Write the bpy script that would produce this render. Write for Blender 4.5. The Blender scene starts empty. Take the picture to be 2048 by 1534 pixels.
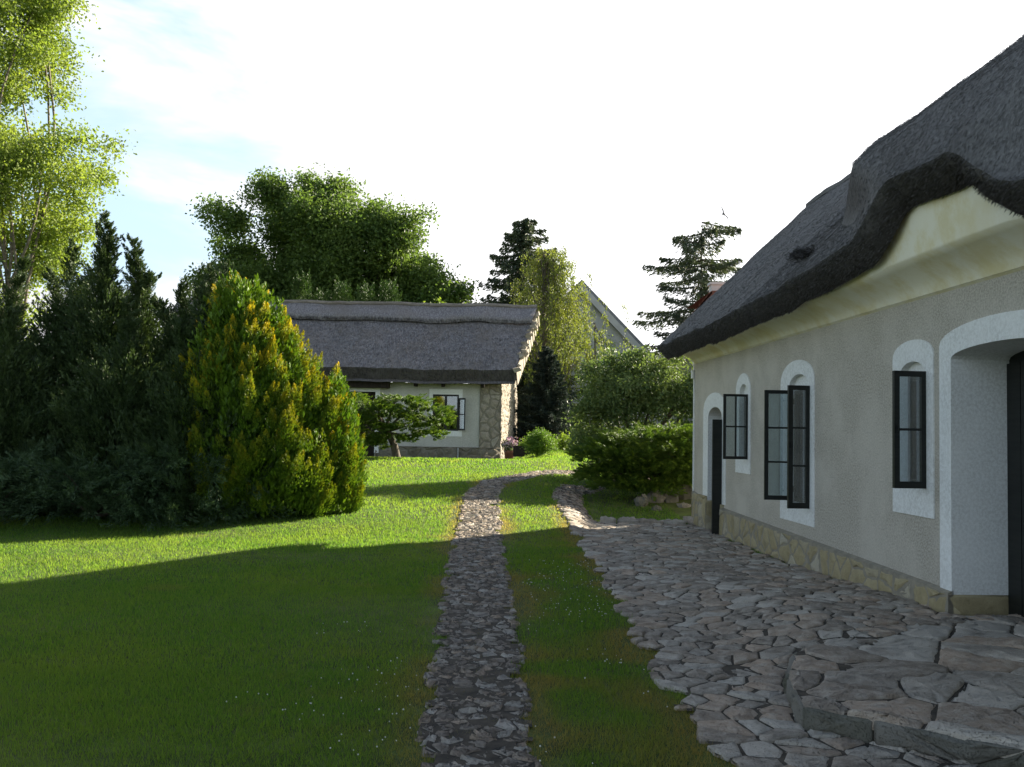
import bpy, math, random
import numpy as np

# ------------------------------------------------------------------ camera, sky, sun, exposure
scene = bpy.context.scene
COL = scene.collection
rng = np.random.default_rng(7)
random.seed(7)

EYE = np.array([0.0, 0.0, 1.6])
cam_data = bpy.data.cameras.new('camera')
cam = bpy.data.objects.new('camera', cam_data)
COL.objects.link(cam)
cam_data.sensor_width = 36.0
cam_data.lens = 36.0 * 1950 / 2048
cam_data.clip_start = 0.05
cam_data.clip_end = 2000
PITCH, ROLL = math.atan(95 / 1950), math.radians(1.0)
cam.location = EYE
from mathutils import Matrix, Vector
cam.rotation_euler = (Matrix.Rotation(PITCH, 4, 'X') @ Matrix.Rotation(math.pi / 2, 4, 'X')
                      @ Matrix.Rotation(ROLL, 4, 'Z')).to_euler()
scene.camera = cam

SUN = Vector((1.8, 1.45, 1.0)).normalized()          # from the ground towards the sun
sun_elev = math.asin(SUN.z)
sun_az = math.atan2(SUN.x, SUN.y)
sd = bpy.data.lights.new('sun', 'SUN')
sd.energy = 5.0
sd.angle = math.radians(0.5)
sd.color = (1.0, 0.90, 0.72)
so = bpy.data.objects.new('sun', sd)
so.rotation_euler = (-SUN).to_track_quat('-Z', 'Y').to_euler()
so.location = (30, 30, 30)
COL.objects.link(so)

scene.view_settings.view_transform = 'Standard'
scene.view_settings.look = 'None'
scene.view_settings.gamma = 1.0
scene.view_settings.exposure = 1.8
scene.view_settings.use_curve_mapping = False
scene.cycles.use_denoising = True
scene.cycles.max_bounces = 8
scene.cycles.transparent_max_bounces = 16
scene.cycles.use_adaptive_sampling = True

world = bpy.data.worlds.new('World')
scene.world = world
world.use_nodes = True


class NT:
    """small helper for node trees"""
    def __init__(self, tree):
        self.t = tree
        self.n = tree.nodes
        self.l = tree.links

    def node(self, kind, **kw):
        nd = self.n.new(kind)
        for k, v in kw.items():
            if k.startswith('_'):
                setattr(nd, k[1:], v)
        for k, v in kw.items():
            if not k.startswith('_'):
                key = int(k[1:]) if k[0] == 'i' and k[1:].isdigit() else k.replace('__', ' ')
                s = nd.inputs[key]
                if isinstance(v, bpy.types.NodeSocket):
                    self.l.new(v, s)
                else:
                    s.default_value = v
        return nd

    def math(self, op, a, b=0.0, c=0.0, clamp=False):
        nd = self.node('ShaderNodeMath', _operation=op, _use_clamp=clamp, i0=a, i1=b, i2=c)
        return nd.outputs[0]

    def mix(self, f, a, b, mode='MIX'):
        nd = self.n.new('ShaderNodeMix')
        nd.data_type = 'RGBA'
        nd.blend_type = mode
        for idx, v in ((0, f), (6, a), (7, b)):
            s = nd.inputs[idx]
            if isinstance(v, bpy.types.NodeSocket):
                self.l.new(v, s)
            else:
                s.default_value = (*v, 1.0) if isinstance(v, tuple) and len(v) == 3 else v
        return nd.outputs[2]

    def ramp(self, f, lo, hi):
        nd = self.node('ShaderNodeMapRange', _interpolation_type='SMOOTHSTEP', i0=f, i1=lo, i2=hi)
        return nd.outputs[0]

    def noise(self, vec, scale, detail=4.0, rough=0.55, dist=0.0):
        nd = self.node('ShaderNodeTexNoise', Vector=vec, Scale=scale, Detail=detail, Roughness=rough, Distortion=dist)
        return nd.outputs[0]

    def mapping(self, vec, scale=(1, 1, 1), loc=(0, 0, 0), rot=(0, 0, 0)):
        return self.node('ShaderNodeMapping', Vector=vec, Scale=scale, Location=loc, Rotation=rot).outputs[0]


w = NT(world.node_tree)
w.n.clear()
tc = w.node('ShaderNodeTexCoord').outputs['Generated']
sky = w.node('ShaderNodeTexSky', _sky_type='NISHITA', _sun_disc=False, _sun_elevation=sun_elev,
             _sun_rotation=sun_az, _air_density=1.0, _dust_density=1.0, _ozone_density=1.0, _altitude=200.0)
nv = w.node('ShaderNodeVectorMath', _operation='NORMALIZE', i0=tc).outputs[0]
elev = w.node('ShaderNodeSeparateXYZ', Vector=nv).outputs[2]
cl_vec = w.mapping(nv, scale=(3.0, 3.0, 8.5), loc=(0.35, 0.2, 0.9))
n1 = w.noise(cl_vec, 1.3, 7.0, 0.52, 0.35)
dotn = w.node('ShaderNodeVectorMath', _operation='DOT_PRODUCT', i0=nv, i1=tuple(SUN)).outputs['Value']
bias = w.math('MULTIPLY', w.ramp(dotn, -0.2, 0.8), 0.34)
clear_top = w.math('MULTIPLY', w.ramp(elev, 0.36, 0.66), 0.42)
HOLE = Vector((math.sin(math.radians(-22)) * math.cos(math.radians(17.5)), math.cos(math.radians(-22)) * math.cos(math.radians(17.5)), math.sin(math.radians(17.5))))
dh = w.node('ShaderNodeVectorMath', _operation='DOT_PRODUCT', i0=nv, i1=tuple(HOLE)).outputs['Value']
gap = w.math('MULTIPLY', w.ramp(dh, 0.970, 0.998), 0.27)
cover = w.math('SUBTRACT', w.math('SUBTRACT', w.math('ADD', n1, bias), clear_top), gap)
mask = w.ramp(cover, 0.40, 0.66)
veil = w.math('MULTIPLY', w.ramp(elev, 0.85, 0.30), 0.80)
deep = w.math('SUBTRACT', 1.0, w.math('MULTIPLY', w.ramp(elev, 0.35, 0.75), 0.5))
deepc = w.node('ShaderNodeCombineColor', i0=deep, i1=deep, i2=deep).outputs[0]
blue = w.mix(1.0, w.mix(veil, sky.outputs[0], (2.55, 3.35, 4.05)), deepc, 'MULTIPLY')
glow = w.math('POWER', w.math('MAXIMUM', dotn, 0.0), 3.0)
puff = w.noise(w.mapping(nv, scale=(5, 5, 13)), 1.2, 7.0, .55, .4)
cloud_v = w.math('ADD', w.math('ADD', 3.25, w.math('MULTIPLY', w.ramp(puff, .32, .62), 1.2)), w.math('MULTIPLY', glow, 4.5))
cloud = w.node('ShaderNodeCombineColor', i0=cloud_v, i1=cloud_v, i2=w.math('MULTIPLY', cloud_v, 1.02)).outputs[0]
bg = w.node('ShaderNodeBackground', Color=w.mix(mask, blue, cloud), Strength=0.084)
out = w.node('ShaderNodeOutputWorld', Surface=bg.outputs[0])


# ------------------------------------------------------------------ generic helpers
def S(a, b, x):
    t = np.clip((np.asarray(x, float) - a) / (b - a), 0, 1)
    return t * t * (3 - 2 * t)


def terrain(x, y):
    """height of the lawn: level by the house, rising to a crest, a dip before the far cottage"""
    x = np.asarray(x, float)
    y = np.asarray(y, float)
    y0 = 14 + 3.7 * S(0.9, 1.7, x)
    base = 0.8 * np.clip((y - y0) / (26 - y0), 0, 1) * S(0, 3.5, y - y0 + 1) ** .5
    dip = .32 * S(26.5, 31, y) * S(1.0, -.6, x)
    rise = .45 * np.clip((y - 28) / 14, 0, 1) * S(-.6, 1.0, x)
    return base - dip + rise


def hnoise(x, y, seed=0, scale=1.0):
    """cheap smooth value noise"""
    r = np.random.default_rng(1000 + seed).random((64, 64))
    x = np.asarray(x, float) * scale
    y = np.asarray(y, float) * scale
    xi = np.floor(x).astype(int)
    yi = np.floor(y).astype(int)
    fx = x - xi
    fy = y - yi
    fx = fx * fx * (3 - 2 * fx)
    fy = fy * fy * (3 - 2 * fy)
    g = lambda i, j: r[i % 64, j % 64]
    return (g(xi, yi) * (1 - fx) + g(xi + 1, yi) * fx) * (1 - fy) + (g(xi, yi + 1) * (1 - fx) + g(xi + 1, yi + 1) * fx) * fy


class MB:
    """collects vertices and faces (quads, triangles, polygons) for one mesh"""
    def __init__(self):
        self.v, self.f, self.tint, self.n = [], [], [], 0

    def add(self, verts, faces, tint=0.0):
        verts = np.asarray(verts, float).reshape(-1, 3)
        self.v.append(verts)
        if isinstance(faces, np.ndarray):
            self.f.append(faces + self.n)
        else:
            by = {}
            for f in faces:
                by.setdefault(len(f), []).append(f)
            for fs in by.values():
                self.f.append(np.asarray(fs, int) + self.n)
        t = np.asarray(tint, float)
        self.tint.append(np.full(len(verts), float(t)) if t.ndim == 0 else t)
        self.n += len(verts)
        return self

    def grid(self, P, tint=0.0, flip=False):
        """P: (a, b, 3) array of points -> quads"""
        a, b = P.shape[:2]
        i = np.arange(a * b).reshape(a, b)
        q = np.stack([i[:-1, :-1], i[1:, :-1], i[1:, 1:], i[:-1, 1:]], -1).reshape(-1, 4)
        if flip:
            q = q[:, ::-1]
        return self.add(P.reshape(-1, 3), q, tint)

    def box(self, lo, hi, tint=0.0, M=None):
        (x0, y0, z0), (x1, y1, z1) = lo, hi
        v = np.array([(x0, y0, z0), (x1, y0, z0), (x1, y1, z0), (x0, y1, z0),
                      (x0, y0, z1), (x1, y0, z1), (x1, y1, z1), (x0, y1, z1)], float)
        if M is not None:
            v = M(v)
        return self.add(v, [(0, 3, 2, 1), (4, 5, 6, 7), (0, 1, 5, 4), (1, 2, 6, 5), (2, 3, 7, 6), (3, 0, 4, 7)], tint)

    def tube(self, pts, rad, n=6, tint=0.0):
        pts = np.asarray(pts, float)
        rad = np.broadcast_to(np.asarray(rad, float), (len(pts),))
        tan = np.gradient(pts, axis=0)
        tan /= np.linalg.norm(tan, axis=1)[:, None] + 1e-9
        ref = np.array([0.31, 0.95, 0.05])
        a = np.cross(tan, ref)
        a /= np.linalg.norm(a, axis=1)[:, None] + 1e-9
        b = np.cross(tan, a)
        th = np.arange(n + 1) / n * 2 * np.pi
        P = pts[:, None] + rad[:, None, None] * (a[:, None] * np.cos(th)[None, :, None] + b[:, None] * np.sin(th)[None, :, None])
        return self.grid(P, tint)

    def leaves(self, c, axis, L, W, tint=0.0, side=None):
        """one diamond-shaped leaf per centre, long axis given"""
        c = np.asarray(c, float)
        n = len(c)
        axis = axis / (np.linalg.norm(axis, axis=1)[:, None] + 1e-9)
        if side is None:
            side = rng.normal(size=(n, 3))
        side = np.cross(axis, side)
        side /= np.linalg.norm(side, axis=1)[:, None] + 1e-9
        L = np.broadcast_to(L, (n,))[:, None]
        W = np.broadcast_to(W, (n,))[:, None]
        nor = np.cross(axis, side)
        v = np.stack([c - axis * L * .5, c + side * W * .5 + nor * W * .12, c + axis * L * .5, c - side * W * .5 + nor * W * .12], 1)
        q = np.arange(4 * n).reshape(n, 4)
        t = np.broadcast_to(np.asarray(tint, float), (n,))
        return self.add(v.reshape(-1, 3), q, np.repeat(t, 4))

    def build(self, name, mat, parent=None, smooth=True, attr=True):
        v = np.concatenate(self.v)
        me = bpy.data.meshes.new(name)
        me.vertices.add(len(v))
        me.vertices.foreach_set('co', v.astype(np.float32).ravel())
        loops = np.concatenate([f.ravel() for f in self.f])
        sizes = np.concatenate([np.full(len(f), f.shape[1]) for f in self.f])
        starts = np.concatenate([[0], np.cumsum(sizes)[:-1]])
        me.loops.add(len(loops))
        me.loops.foreach_set('vertex_index', loops.astype(np.int32))
        me.polygons.add(len(sizes))
        me.polygons.foreach_set('loop_start', starts.astype(np.int32))
        me.polygons.foreach_set('loop_total', sizes.astype(np.int32))
        me.polygons.foreach_set('use_smooth', np.full(len(sizes), bool(smooth)))
        if attr:
            at = me.attributes.new('tint', 'FLOAT', 'POINT')
            at.data.foreach_set('value', np.concatenate(self.tint).astype(np.float32))
        me.update(calc_edges=True)
        if not smooth:
            me.shade_flat()
        me.materials.append(mat)
        o = bpy.data.objects.new(name, me)
        COL.objects.link(o)
        if parent:
            o.parent = parent
        return o


def tag(o, label=None, cat=None, group=None, kind=None):
    if label:
        o['label'] = label
    if cat:
        o['category'] = cat
    if group:
        o['group'] = group
    if kind:
        o['kind'] = kind
    return o


def thing(name, loc, label, cat, group=None, mat4=None):
    o = bpy.data.objects.new(name, None)
    o.empty_display_size = 0.3
    COL.objects.link(o)
    if mat4 is not None:
        o.matrix_world = mat4
    else:
        o.location = loc
    return tag(o, label, cat, group)


# ------------------------------------------------------------------ materials
def new_mat(name):
    m = bpy.data.materials.new(name)
    m.use_nodes = True
    t = NT(m.node_tree)
    t.n.clear()
    return m, t


def finish(t, color, rough=0.8, bump=None, bstr=0.3, bdist=0.02, spec=0.3):
    kw = dict(Roughness=rough)
    p = t.node('ShaderNodeBsdfPrincipled', Roughness=rough)
    p.inputs['Specular IOR Level'].default_value = spec
    if isinstance(color, tuple):
        p.inputs['Base Color'].default_value = (*color, 1)
    else:
        t.l.new(color, p.inputs['Base Color'])
    if bump is not None:
        b = t.node('ShaderNodeBump', Strength=bstr, Distance=bdist, Height=bump)
        t.l.new(b.outputs[0], p.inputs['Normal'])
    t.node('ShaderNodeOutputMaterial', Surface=p.outputs[0])


def mat_foliage(name, ca, cb, tip=None, trans=0.35, rough=0.55, tcol=1.3):
    m, t = new_mat(name)
    geo = t.node('ShaderNodeNewGeometry')
    rnd = geo.outputs['Random Per Island']
    c = t.mix(rnd, ca, cb)
    pos = t.node('ShaderNodeTexCoord').outputs['Object']
    c = t.mix(t.math('MULTIPLY', t.ramp(t.noise(pos, 0.9, 2.0), 0.35, 0.7), 0.45), c,
              tuple(min(1, x * k) for x, k in zip(cb, (1.3, 1.15, .9))))
    if tip:
        a = t.node('ShaderNodeAttribute', _attribute_name='tint').outputs['Fac']
        c = t.mix(a, c, tip)
    p = t.node('ShaderNodeBsdfPrincipled', Roughness=rough)
    p.inputs['Specular IOR Level'].default_value = 0.35
    t.l.new(c, p.inputs['Base Color'])
    tr = t.node('ShaderNodeBsdfTranslucent')
    t.l.new(t.mix(1.0, c, (tcol, tcol, tcol * .6), 'MULTIPLY'), tr.inputs['Color'])
    mx = t.node('ShaderNodeMixShader', i0=trans)
    t.l.new(p.outputs[0], mx.inputs[1])
    t.l.new(tr.outputs[0], mx.inputs[2])
    t.node('ShaderNodeOutputMaterial', Surface=mx.outputs[0])
    return m


def mat_noise(name, ca, cb, scale=6.0, rough=0.85, bstr=0.4, bdist=0.01, stretch=(1, 1, 1), detail=5.0, lo=.3, hi=.7, fine=0.0, cc=None, spec=.3):
    m, t = new_mat(name)
    pos = t.mapping(t.node('ShaderNodeTexCoord').outputs['Object'], scale=stretch)
    n = t.noise(pos, scale, detail)
    c = t.mix(t.ramp(n, lo, hi), ca, cb)
    if cc:
        c = t.mix(t.math('MULTIPLY', t.ramp(t.noise(pos, scale * .13, 3.0), .45, .7), .6), c, cc)
    finish(t, c, rough, n, bstr, bdist, spec)
    return m


def mat_stone(name, c1, c2, c3, dark=(.06, .055, .05), scale=1.0, bstr=.6):
    m, t = new_mat(name)
    pos = t.node('ShaderNodeTexCoord').outputs['Object']
    a = t.node('ShaderNodeAttribute', _attribute_name='tint').outputs['Fac']
    c = t.mix(t.ramp(a, 0.0, 0.55), c1, c2)
    c = t.mix(t.ramp(a, 0.6, 1.0), c, c3)
    n = t.noise(pos, 11 * scale, 9.0, 0.7)
    c = t.mix(t.math('MULTIPLY', t.ramp(n, .35, .75), .55), c, tuple(min(1, x * 1.35) for x in c1))
    pits = t.noise(pos, 120 * scale, 5.0, .7)
    c = t.mix(t.math('MULTIPLY', t.ramp(pits, .54, .68), .6), c, dark)
    blot = t.noise(pos, 3.1 * scale, 5.0, .6)
    c = t.mix(t.math('MULTIPLY', t.ramp(blot, .5, .75), .5), c, tuple(x * .55 for x in c2))
    h = t.math('SUBTRACT', n, t.math('MULTIPLY', t.ramp(pits, .52, .68), .35))
    finish(t, c, .85, h, bstr, .012)
    return m


def mat_thatch(name, ca, cb, cc, ax=(1, 1, 1)):
    m, t = new_mat(name)
    pos = t.node('ShaderNodeTexCoord').outputs['Object']
    p1 = t.mapping(pos, scale=ax)
    n = t.noise(p1, 1.0, 5.0, .7)
    big = t.noise(pos, .9, 4.0, .6)
    sp = t.noise(p1, 1.9, 3.0, .6)
    c = t.mix(t.ramp(n, .32, .68), ca, cb)
    c = t.mix(t.math('MULTIPLY', t.ramp(big, .42, .68), .6), c, cc)
    c = t.mix(t.math('MULTIPLY', t.ramp(sp, .62, .74), .6), c, tuple(x * 2.2 for x in cb))
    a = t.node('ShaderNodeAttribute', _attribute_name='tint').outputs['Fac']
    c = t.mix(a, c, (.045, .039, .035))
    finish(t, c, .9, n, .55, .025, .2)
    return m


def mat_glass(name, tint=(.75, .82, .85), refl=.16):
    m, t = new_mat(name)
    tr = t.node('ShaderNodeBsdfTransparent', Color=(*tint, 1))
    gl = t.node('ShaderNodeBsdfGlossy', Roughness=.03)
    fr = t.node('ShaderNodeFresnel', IOR=1.5)
    mx = t.node('ShaderNodeMixShader', i0=t.math('ADD', fr.outputs[0], refl, clamp=True))
    t.l.new(tr.outputs[0], mx.inputs[1])
    t.l.new(gl.outputs[0], mx.inputs[2])
    t.node('ShaderNodeOutputMaterial', Surface=mx.outputs[0])
    return m


M = {}
M['plaster'] = None


def mat_plaster(name, base, light, dark, rough_scale=55.0, bstr=.7, bdist=.02, stain=.3):
    m, t = new_mat(name)
    pos = t.node('ShaderNodeTexCoord').outputs['Object']
    n = t.noise(pos, rough_scale, 5.0, .7)
    big = t.noise(pos, 1.1, 6.0, .65)
    c = t.mix(t.ramp(n, .38, .62), dark, base)
    c = t.mix(t.math('MULTIPLY', t.ramp(big, .4, .65), .55), c, light)
    patch = t.noise(pos, 2.3, 8.0, .7, .6)
    c = t.mix(t.math('MULTIPLY', t.ramp(patch, .55, .72), stain), c, dark)
    streak = t.noise(t.mapping(pos, scale=(7, 7, .6)), 1.0, 5.0, .65)
    c = t.mix(t.math('MULTIPLY', t.ramp(streak, .55, .8), stain), c, dark)
    z = t.node('ShaderNodeSeparateXYZ', Vector=pos).outputs[2]
    damp = t.math('MULTIPLY', t.ramp(t.math('ADD', z, t.math('MULTIPLY', patch, .9)), 1.15, .55), stain)
    c = t.mix(damp, c, tuple(x * .75 for x in base))
    finish(t, c, .92, n, bstr, bdist, .15)
    return m


M['plaster'] = mat_plaster('roughcast', (.555, .515, .445), (.605, .565, .495), (.34, .31, .26), 52.0, .7, .018)
M['white'] = mat_plaster('whitewash', (.78, .79, .78), (.82, .82, .80), (.62, .62, .60), 40.0, .22, .006, .16)
M['cream'] = mat_plaster('cream_limewash', (.84, .80, .64), (.86, .84, .74), (.72, .64, .38), 2.0, .12, .006)
M['farplaster'] = mat_plaster('far_cream_plaster', (.50, .49, .45), (.55, .54, .50), (.38, .37, .33), 25.0, .3, .01)
M['thatch'] = mat_thatch('reed_thatch', (.095, .090, .088), (.21, .203, .20), (.118, .11, .104), (46, 22, 22))
M['farthatch'] = mat_thatch('weathered_thatch', (.13, .12, .122), (.30, .28, .28), (.20, .175, .155), (22, 7, 7))
M['ridge'] = mat_thatch('ridge_thatch', (.17, .145, .125), (.32, .28, .245), (.2, .17, .14), (4, 20, 20))
M['paving'] = mat_stone('limestone_paving', (.46, .415, .355), (.225, .185, .145), (.40, .30, .22), dark=(.06, .053, .046), bstr=1.0)
M['track'] = mat_stone('broken_limestone', (.40, .36, .31), (.20, .16, .125), (.35, .26, .185), dark=(.06, .05, .04), bstr=.9)
M['mossy'] = mat_stone('mossy_limestone', (.16, .155, .135), (.09, .09, .065), (.20, .185, .16), dark=(.025, .03, .015), bstr=.9)
M['plinth'] = mat_stone('plinth_stone', (.34, .29, .175), (.30, .25, .14), (.40, .37, .30), dark=(.12, .10, .07), bstr=.5)
M['farstone'] = mat_stone('far_stone', (.33, .29, .235), (.27, .235, .185), (.38, .345, .29), dark=(.14, .12, .09), scale=.6)
M['fardark'] = mat_stone('far_plinth_stone', (.20, .18, .14), (.15, .135, .10), (.24, .21, .17), dark=(.06, .05, .04), scale=.6)
M['mortar'] = mat_noise('mortar', (.22, .20, .16), (.30, .27, .21), 12, .95, .5)
M['soil'] = mat_noise('soil', (.032, .028, .023), (.08, .066, .05), 9, .95, .8, .02)
M['wood'] = mat_noise('dark_stained_wood', (.008, .010, .009), (.016, .018, .016), 3, .45, .2, .004, (1, 1, 14))
M['beam'] = mat_noise('dark_beam', (.015, .011, .008), (.035, .026, .018), 4, .8, .4, .01, (8, 8, 1))
M['glass'] = mat_glass('window_glass')
M['dark'] = mat_noise('dark_interior', (.004, .004, .004), (.010, .009, .008), 2, .9, .1)
M['bark'] = mat_noise('bark', (.05, .04, .03), (.13, .11, .085), 5, .9, .9, .03, (6, 6, 1))
M['birchbark'] = mat_noise('pale_bark', (.10, .085, .065), (.22, .19, .15), 4, .8, .4, .01, (1, 1, 4))
M['lawn'] = mat_noise('lawn_ground', (.030, .045, .010), (.085, .120, .020), 3.5, .95, .6, .02, cc=(.11, .12, .03))
M['greywall'] = mat_noise('grey_render', (.50, .485, .46), (.58, .565, .54), 2, .9, .2)
M['slate'] = mat_noise('slate', (.20, .20, .21), (.28, .28, .29), 8, .6, .4)
M['tile'] = mat_noise('red_tile', (.20, .07, .05), (.32, .12, .085), 5, .8, .4)
M['metal'] = mat_noise('galvanised_metal', (.35, .36, .37), (.45, .46, .47), 8, .4, .1)
M['clay'] = mat_noise('clay', (.16, .06, .035), (.24, .10, .06), 6, .85, .3)
M['feather'] = mat_noise('feather', (.02, .02, .025), (.05, .05, .055), 8, .7, .1)
M['clover'] = mat_noise('clover_white', (.55, .55, .48), (.70, .70, .64), 30, .9, .2)
M['petal'] = mat_noise('pink_petal', (.48, .27, .32), (.60, .48, .52), 14, .8, .2)


def mat_grass():
    m, t = new_mat('grass_blades')
    a = t.node('ShaderNodeAttribute', _attribute_name='tint').outputs['Fac']
    rnd = t.node('ShaderNodeNewGeometry').outputs['Random Per Island']
    pos = t.node('ShaderNodeTexCoord').outputs['Object']
    c = t.mix(rnd, (.033, .102, .017), (.104, .195, .033))
    c = t.mix(t.math('MULTIPLY', t.ramp(t.noise(pos, .55, 4.0), .4, .7), .5), c, (.125, .185, .032))
    c = t.mix(a, c, (.175, .140, .068))
    d = t.node('ShaderNodeBsdfPrincipled', Roughness=.6)
    d.inputs['Specular IOR Level'].default_value = .2
    t.l.new(c, d.inputs['Base Color'])
    tr = t.node('ShaderNodeBsdfTranslucent')
    t.l.new(t.mix(1.0, c, (2.6, 2.3, 1.1), 'MULTIPLY'), tr.inputs['Color'])
    mx = t.node('ShaderNodeMixShader', i0=.58)
    t.l.new(d.outputs[0], mx.inputs[1])
    t.l.new(tr.outputs[0], mx.inputs[2])
    t.node('ShaderNodeOutputMaterial', Surface=mx.outputs[0])
    return m


M['grass'] = mat_grass()


# ------------------------------------------------------------------ ground, paving, track
def in_poly(x, y, poly):
    poly = np.asarray(poly, float)
    inside = np.zeros(np.shape(x), bool)
    j = len(poly) - 1
    for i in range(len(poly)):
        xi, yi = poly[i]
        xj, yj = poly[j]
        c = ((yi > y) != (yj > y)) & (x < (xj - xi) * (y - yi) / (yj - yi + 1e-12) + xi)
        inside ^= c
        j = i
    return inside


def axis_steps(lo, hi, mid0, mid1, fine, coarse_n):
    return np.unique(np.concatenate([lo + (mid0 - lo) * (1 - np.linspace(1, 0, coarse_n) ** 3), np.arange(mid0, mid1, fine),
                                     mid1 + (hi - mid1) * np.linspace(0, 1, coarse_n) ** 3]))


gx = axis_steps(-500, 500, -16, 16, .25, 24)
gy = axis_steps(-300, 900, 0, 50, .25, 24)
X, Y = np.meshgrid(gx, gy, indexing='ij')
Z = terrain(X, Y) + .02 * (hnoise(X, Y, 3, .9) - .5) * S(1.0, .6, X)
tag(MB().grid(np.stack([X, Y, Z], -1)).build('lawn_ground', M['lawn'], attr=False), kind='structure')

WALL_O = np.array([3.27, 17.4, 0.0])
EU = np.array([.048, -.99885, 0.0])
EU /= np.linalg.norm(EU)
EW = np.array([-EU[1], EU[0], 0.0])


def wall_x(y):
    return 3.27 + .048 * (17.4 - y)


TRACK = [(-.37, 2.6), (-.38, 3.8), (-.43, 4.7), (-.53, 6.4), (-.6, 8.1), (-.72, 10.8), (-.80, 13.1), (-.86, 16.2), (-.93, 19.2),
         (-.62, 21.4), (.47, 23.4), (2.3, 24.9), (4.5, 25.6), (4.5, 24.8), (2.1, 24.1), (.75, 22.6), (-.05, 20.9), (-.20, 19.3), (-.13, 16.2), (-.05, 13.2), (.02, 10.9),
         (.10, 8.1), (.13, 6.5), (.16, 4.7), (.20, 3.8), (.22, 2.6)]
PAVE = [(1.10, 2.6), (1.07, 3.8), (1.04, 4.8), (.97, 6.0), (.95, 7.5), (.98, 9.4), (1.0, 11.9), (.96, 14.5), (.84, 17.6),
        (1.60, 17.4), (1.62, 17.25), (3.30, 17.2), (3.42, 16.4),
        (3.75, 8.3), (4.4, 8.2), (4.6, 2.6)]
BRANCH = [(.84, 17.55), (.80, 19.4), (1.05, 21.0), (2.4, 23.0), (4.2, 23.8), (4.2, 23.2), (2.6, 22.3), (1.55, 20.4), (1.42, 18.6), (1.55, 17.45)]
STEP = [(1.60, 5.36), (1.70, 6.0), (1.95, 6.7), (2.4, 7.1), (3.0, 7.6), (3.72, 8.12), (4.45, 8.12), (4.5, 3.05), (3.4, 3.93), (2.5, 4.65)]


def pave_z(x, y):
    ramp_ = .14 * S(13.0, 7.4, y) * S(1.55, 2.7, x + .10 * (y - 7)) * S(6.0, 6.7, y)
    return terrain(x, y) + ramp_


def pull_in(p, poly, region, wob=0.0):
    """draw the corners of a stone back inside the outline of the paved area"""
    out = np.array(poly)
    for _ in range(9):
        o_ = ~in_poly(out[:, 0] + wob * np.sin(out[:, 1] * 5.1), out[:, 1], region)
        if not o_.any():
            break
        out[o_] = p + (out[o_] - p) * .82
    return out


def voronoi(pts, reach):
    """cells of jittered points, by clipping a square with the bisectors of the neighbours"""
    cells = []
    for i, p in enumerate(pts):
        d = pts - p
        near = np.where((np.abs(d) < reach * 2).all(1))[0]
        near = near[np.argsort((d[near] ** 2).sum(1))][1:26]
        poly = [p + np.array(q) * reach for q in ((-1, -1), (1, -1), (1, 1), (-1, 1))]
        for k in near:
            n = pts[k] - p
            c = (n @ (pts[k] + p)) / 2
            new = []
            for a, b in zip(poly, poly[1:] + poly[:1]):
                da, db = n @ a - c, n @ b - c
                if da <= 0:
                    new.append(a)
                if (da < 0) != (db < 0) and abs(da - db) > 1e-12:
                    new.append(a + (b - a) * da / (da - db))
            poly = new
            if len(poly) < 3:
                break
        if len(poly) >= 3:
            cells.append((p, np.array(poly)))
    return cells


def stone_points(x0, x1, y0, y1, sx, sy, jit=.42):
    nx, ny = max(1, int((x1 - x0) / sx)), max(1, int((y1 - y0) / sy))
    i, j = np.meshgrid(np.arange(nx), np.arange(ny), indexing='ij')
    px = x0 + (i + .5 + .5 * (j % 2) + rng.uniform(-jit, jit, i.shape)) * sx
    py = y0 + (j + .5 + rng.uniform(-jit, jit, i.shape)) * sy
    keep = rng.random(i.shape) > .2                       # missing points make some stones much larger
    return np.stack([px[keep], py[keep]], -1)


def add_stone(mb, poly, lift, to3, gap=.016, depth=.06, dome=.008, tilt=.012, edge=.03, rough=.004):
    """one irregular stone with rounded rim; to3(xy, height) maps plan to space"""
    c = poly.mean(0)
    out = []
    for a, b in zip(poly, np.roll(poly, -1, 0)):             # round the corners, add points along the sides
        L = np.linalg.norm(b - a)
        if L < .012:
            continue
        k = max(2, int(L / .055))
        r = np.linspace(.05, .95, k)[:, None]
        out.append(a + (b - a) * r)
    if not out:
        return
    p = np.concatenate(out)
    d = p - c
    dist = np.linalg.norm(d, axis=1)[:, None]
    if len(p) < 5 or dist.max() < .03:
        return
    dirn = d / (dist + 1e-9)
    base = c + dirn * np.maximum(dist - gap - rng.uniform(0, gap * .8, dist.shape), dist * .35)
    size = dist.mean()
    e = min(edge, size * .3)
    tl = rng.normal(0, tilt, 2)
    h0 = lift + rng.normal(0, .004)
    rings, hs = [base, base, base - dirn * e * .35, base - dirn * e, c + (base - c) * .62, c + (base - c) * .3], \
        [-depth, -.010, -.002, .003, .003 + dome * .7, .003 + dome]
    V, n = [], len(p)
    for q, h in zip(rings, hs):
        hh = h0 + h + (q - c) @ tl + (rng.normal(0, rough, n) if h > -depth else 0)
        V.append(to3(q, hh))
    V.append(to3(c[None], np.array([h0 + .003 + dome])))
    V = np.concatenate(V)
    k = np.arange(n)
    k2 = (k + 1) % n
    F = [np.stack([r * n + k, r * n + k2, (r + 1) * n + k2, (r + 1) * n + k], -1) for r in range(5)]
    t = rng.random()
    start = mb.n
    mb.add(V, np.concatenate(F), t)
    mb.f.append(np.stack([5 * n + k, 5 * n + k2, np.full(n, 6 * n)], -1) + start)


def plan(zf):
    return lambda q, h: np.column_stack([q, zf(q[:, 0], q[:, 1]) + h])


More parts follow.
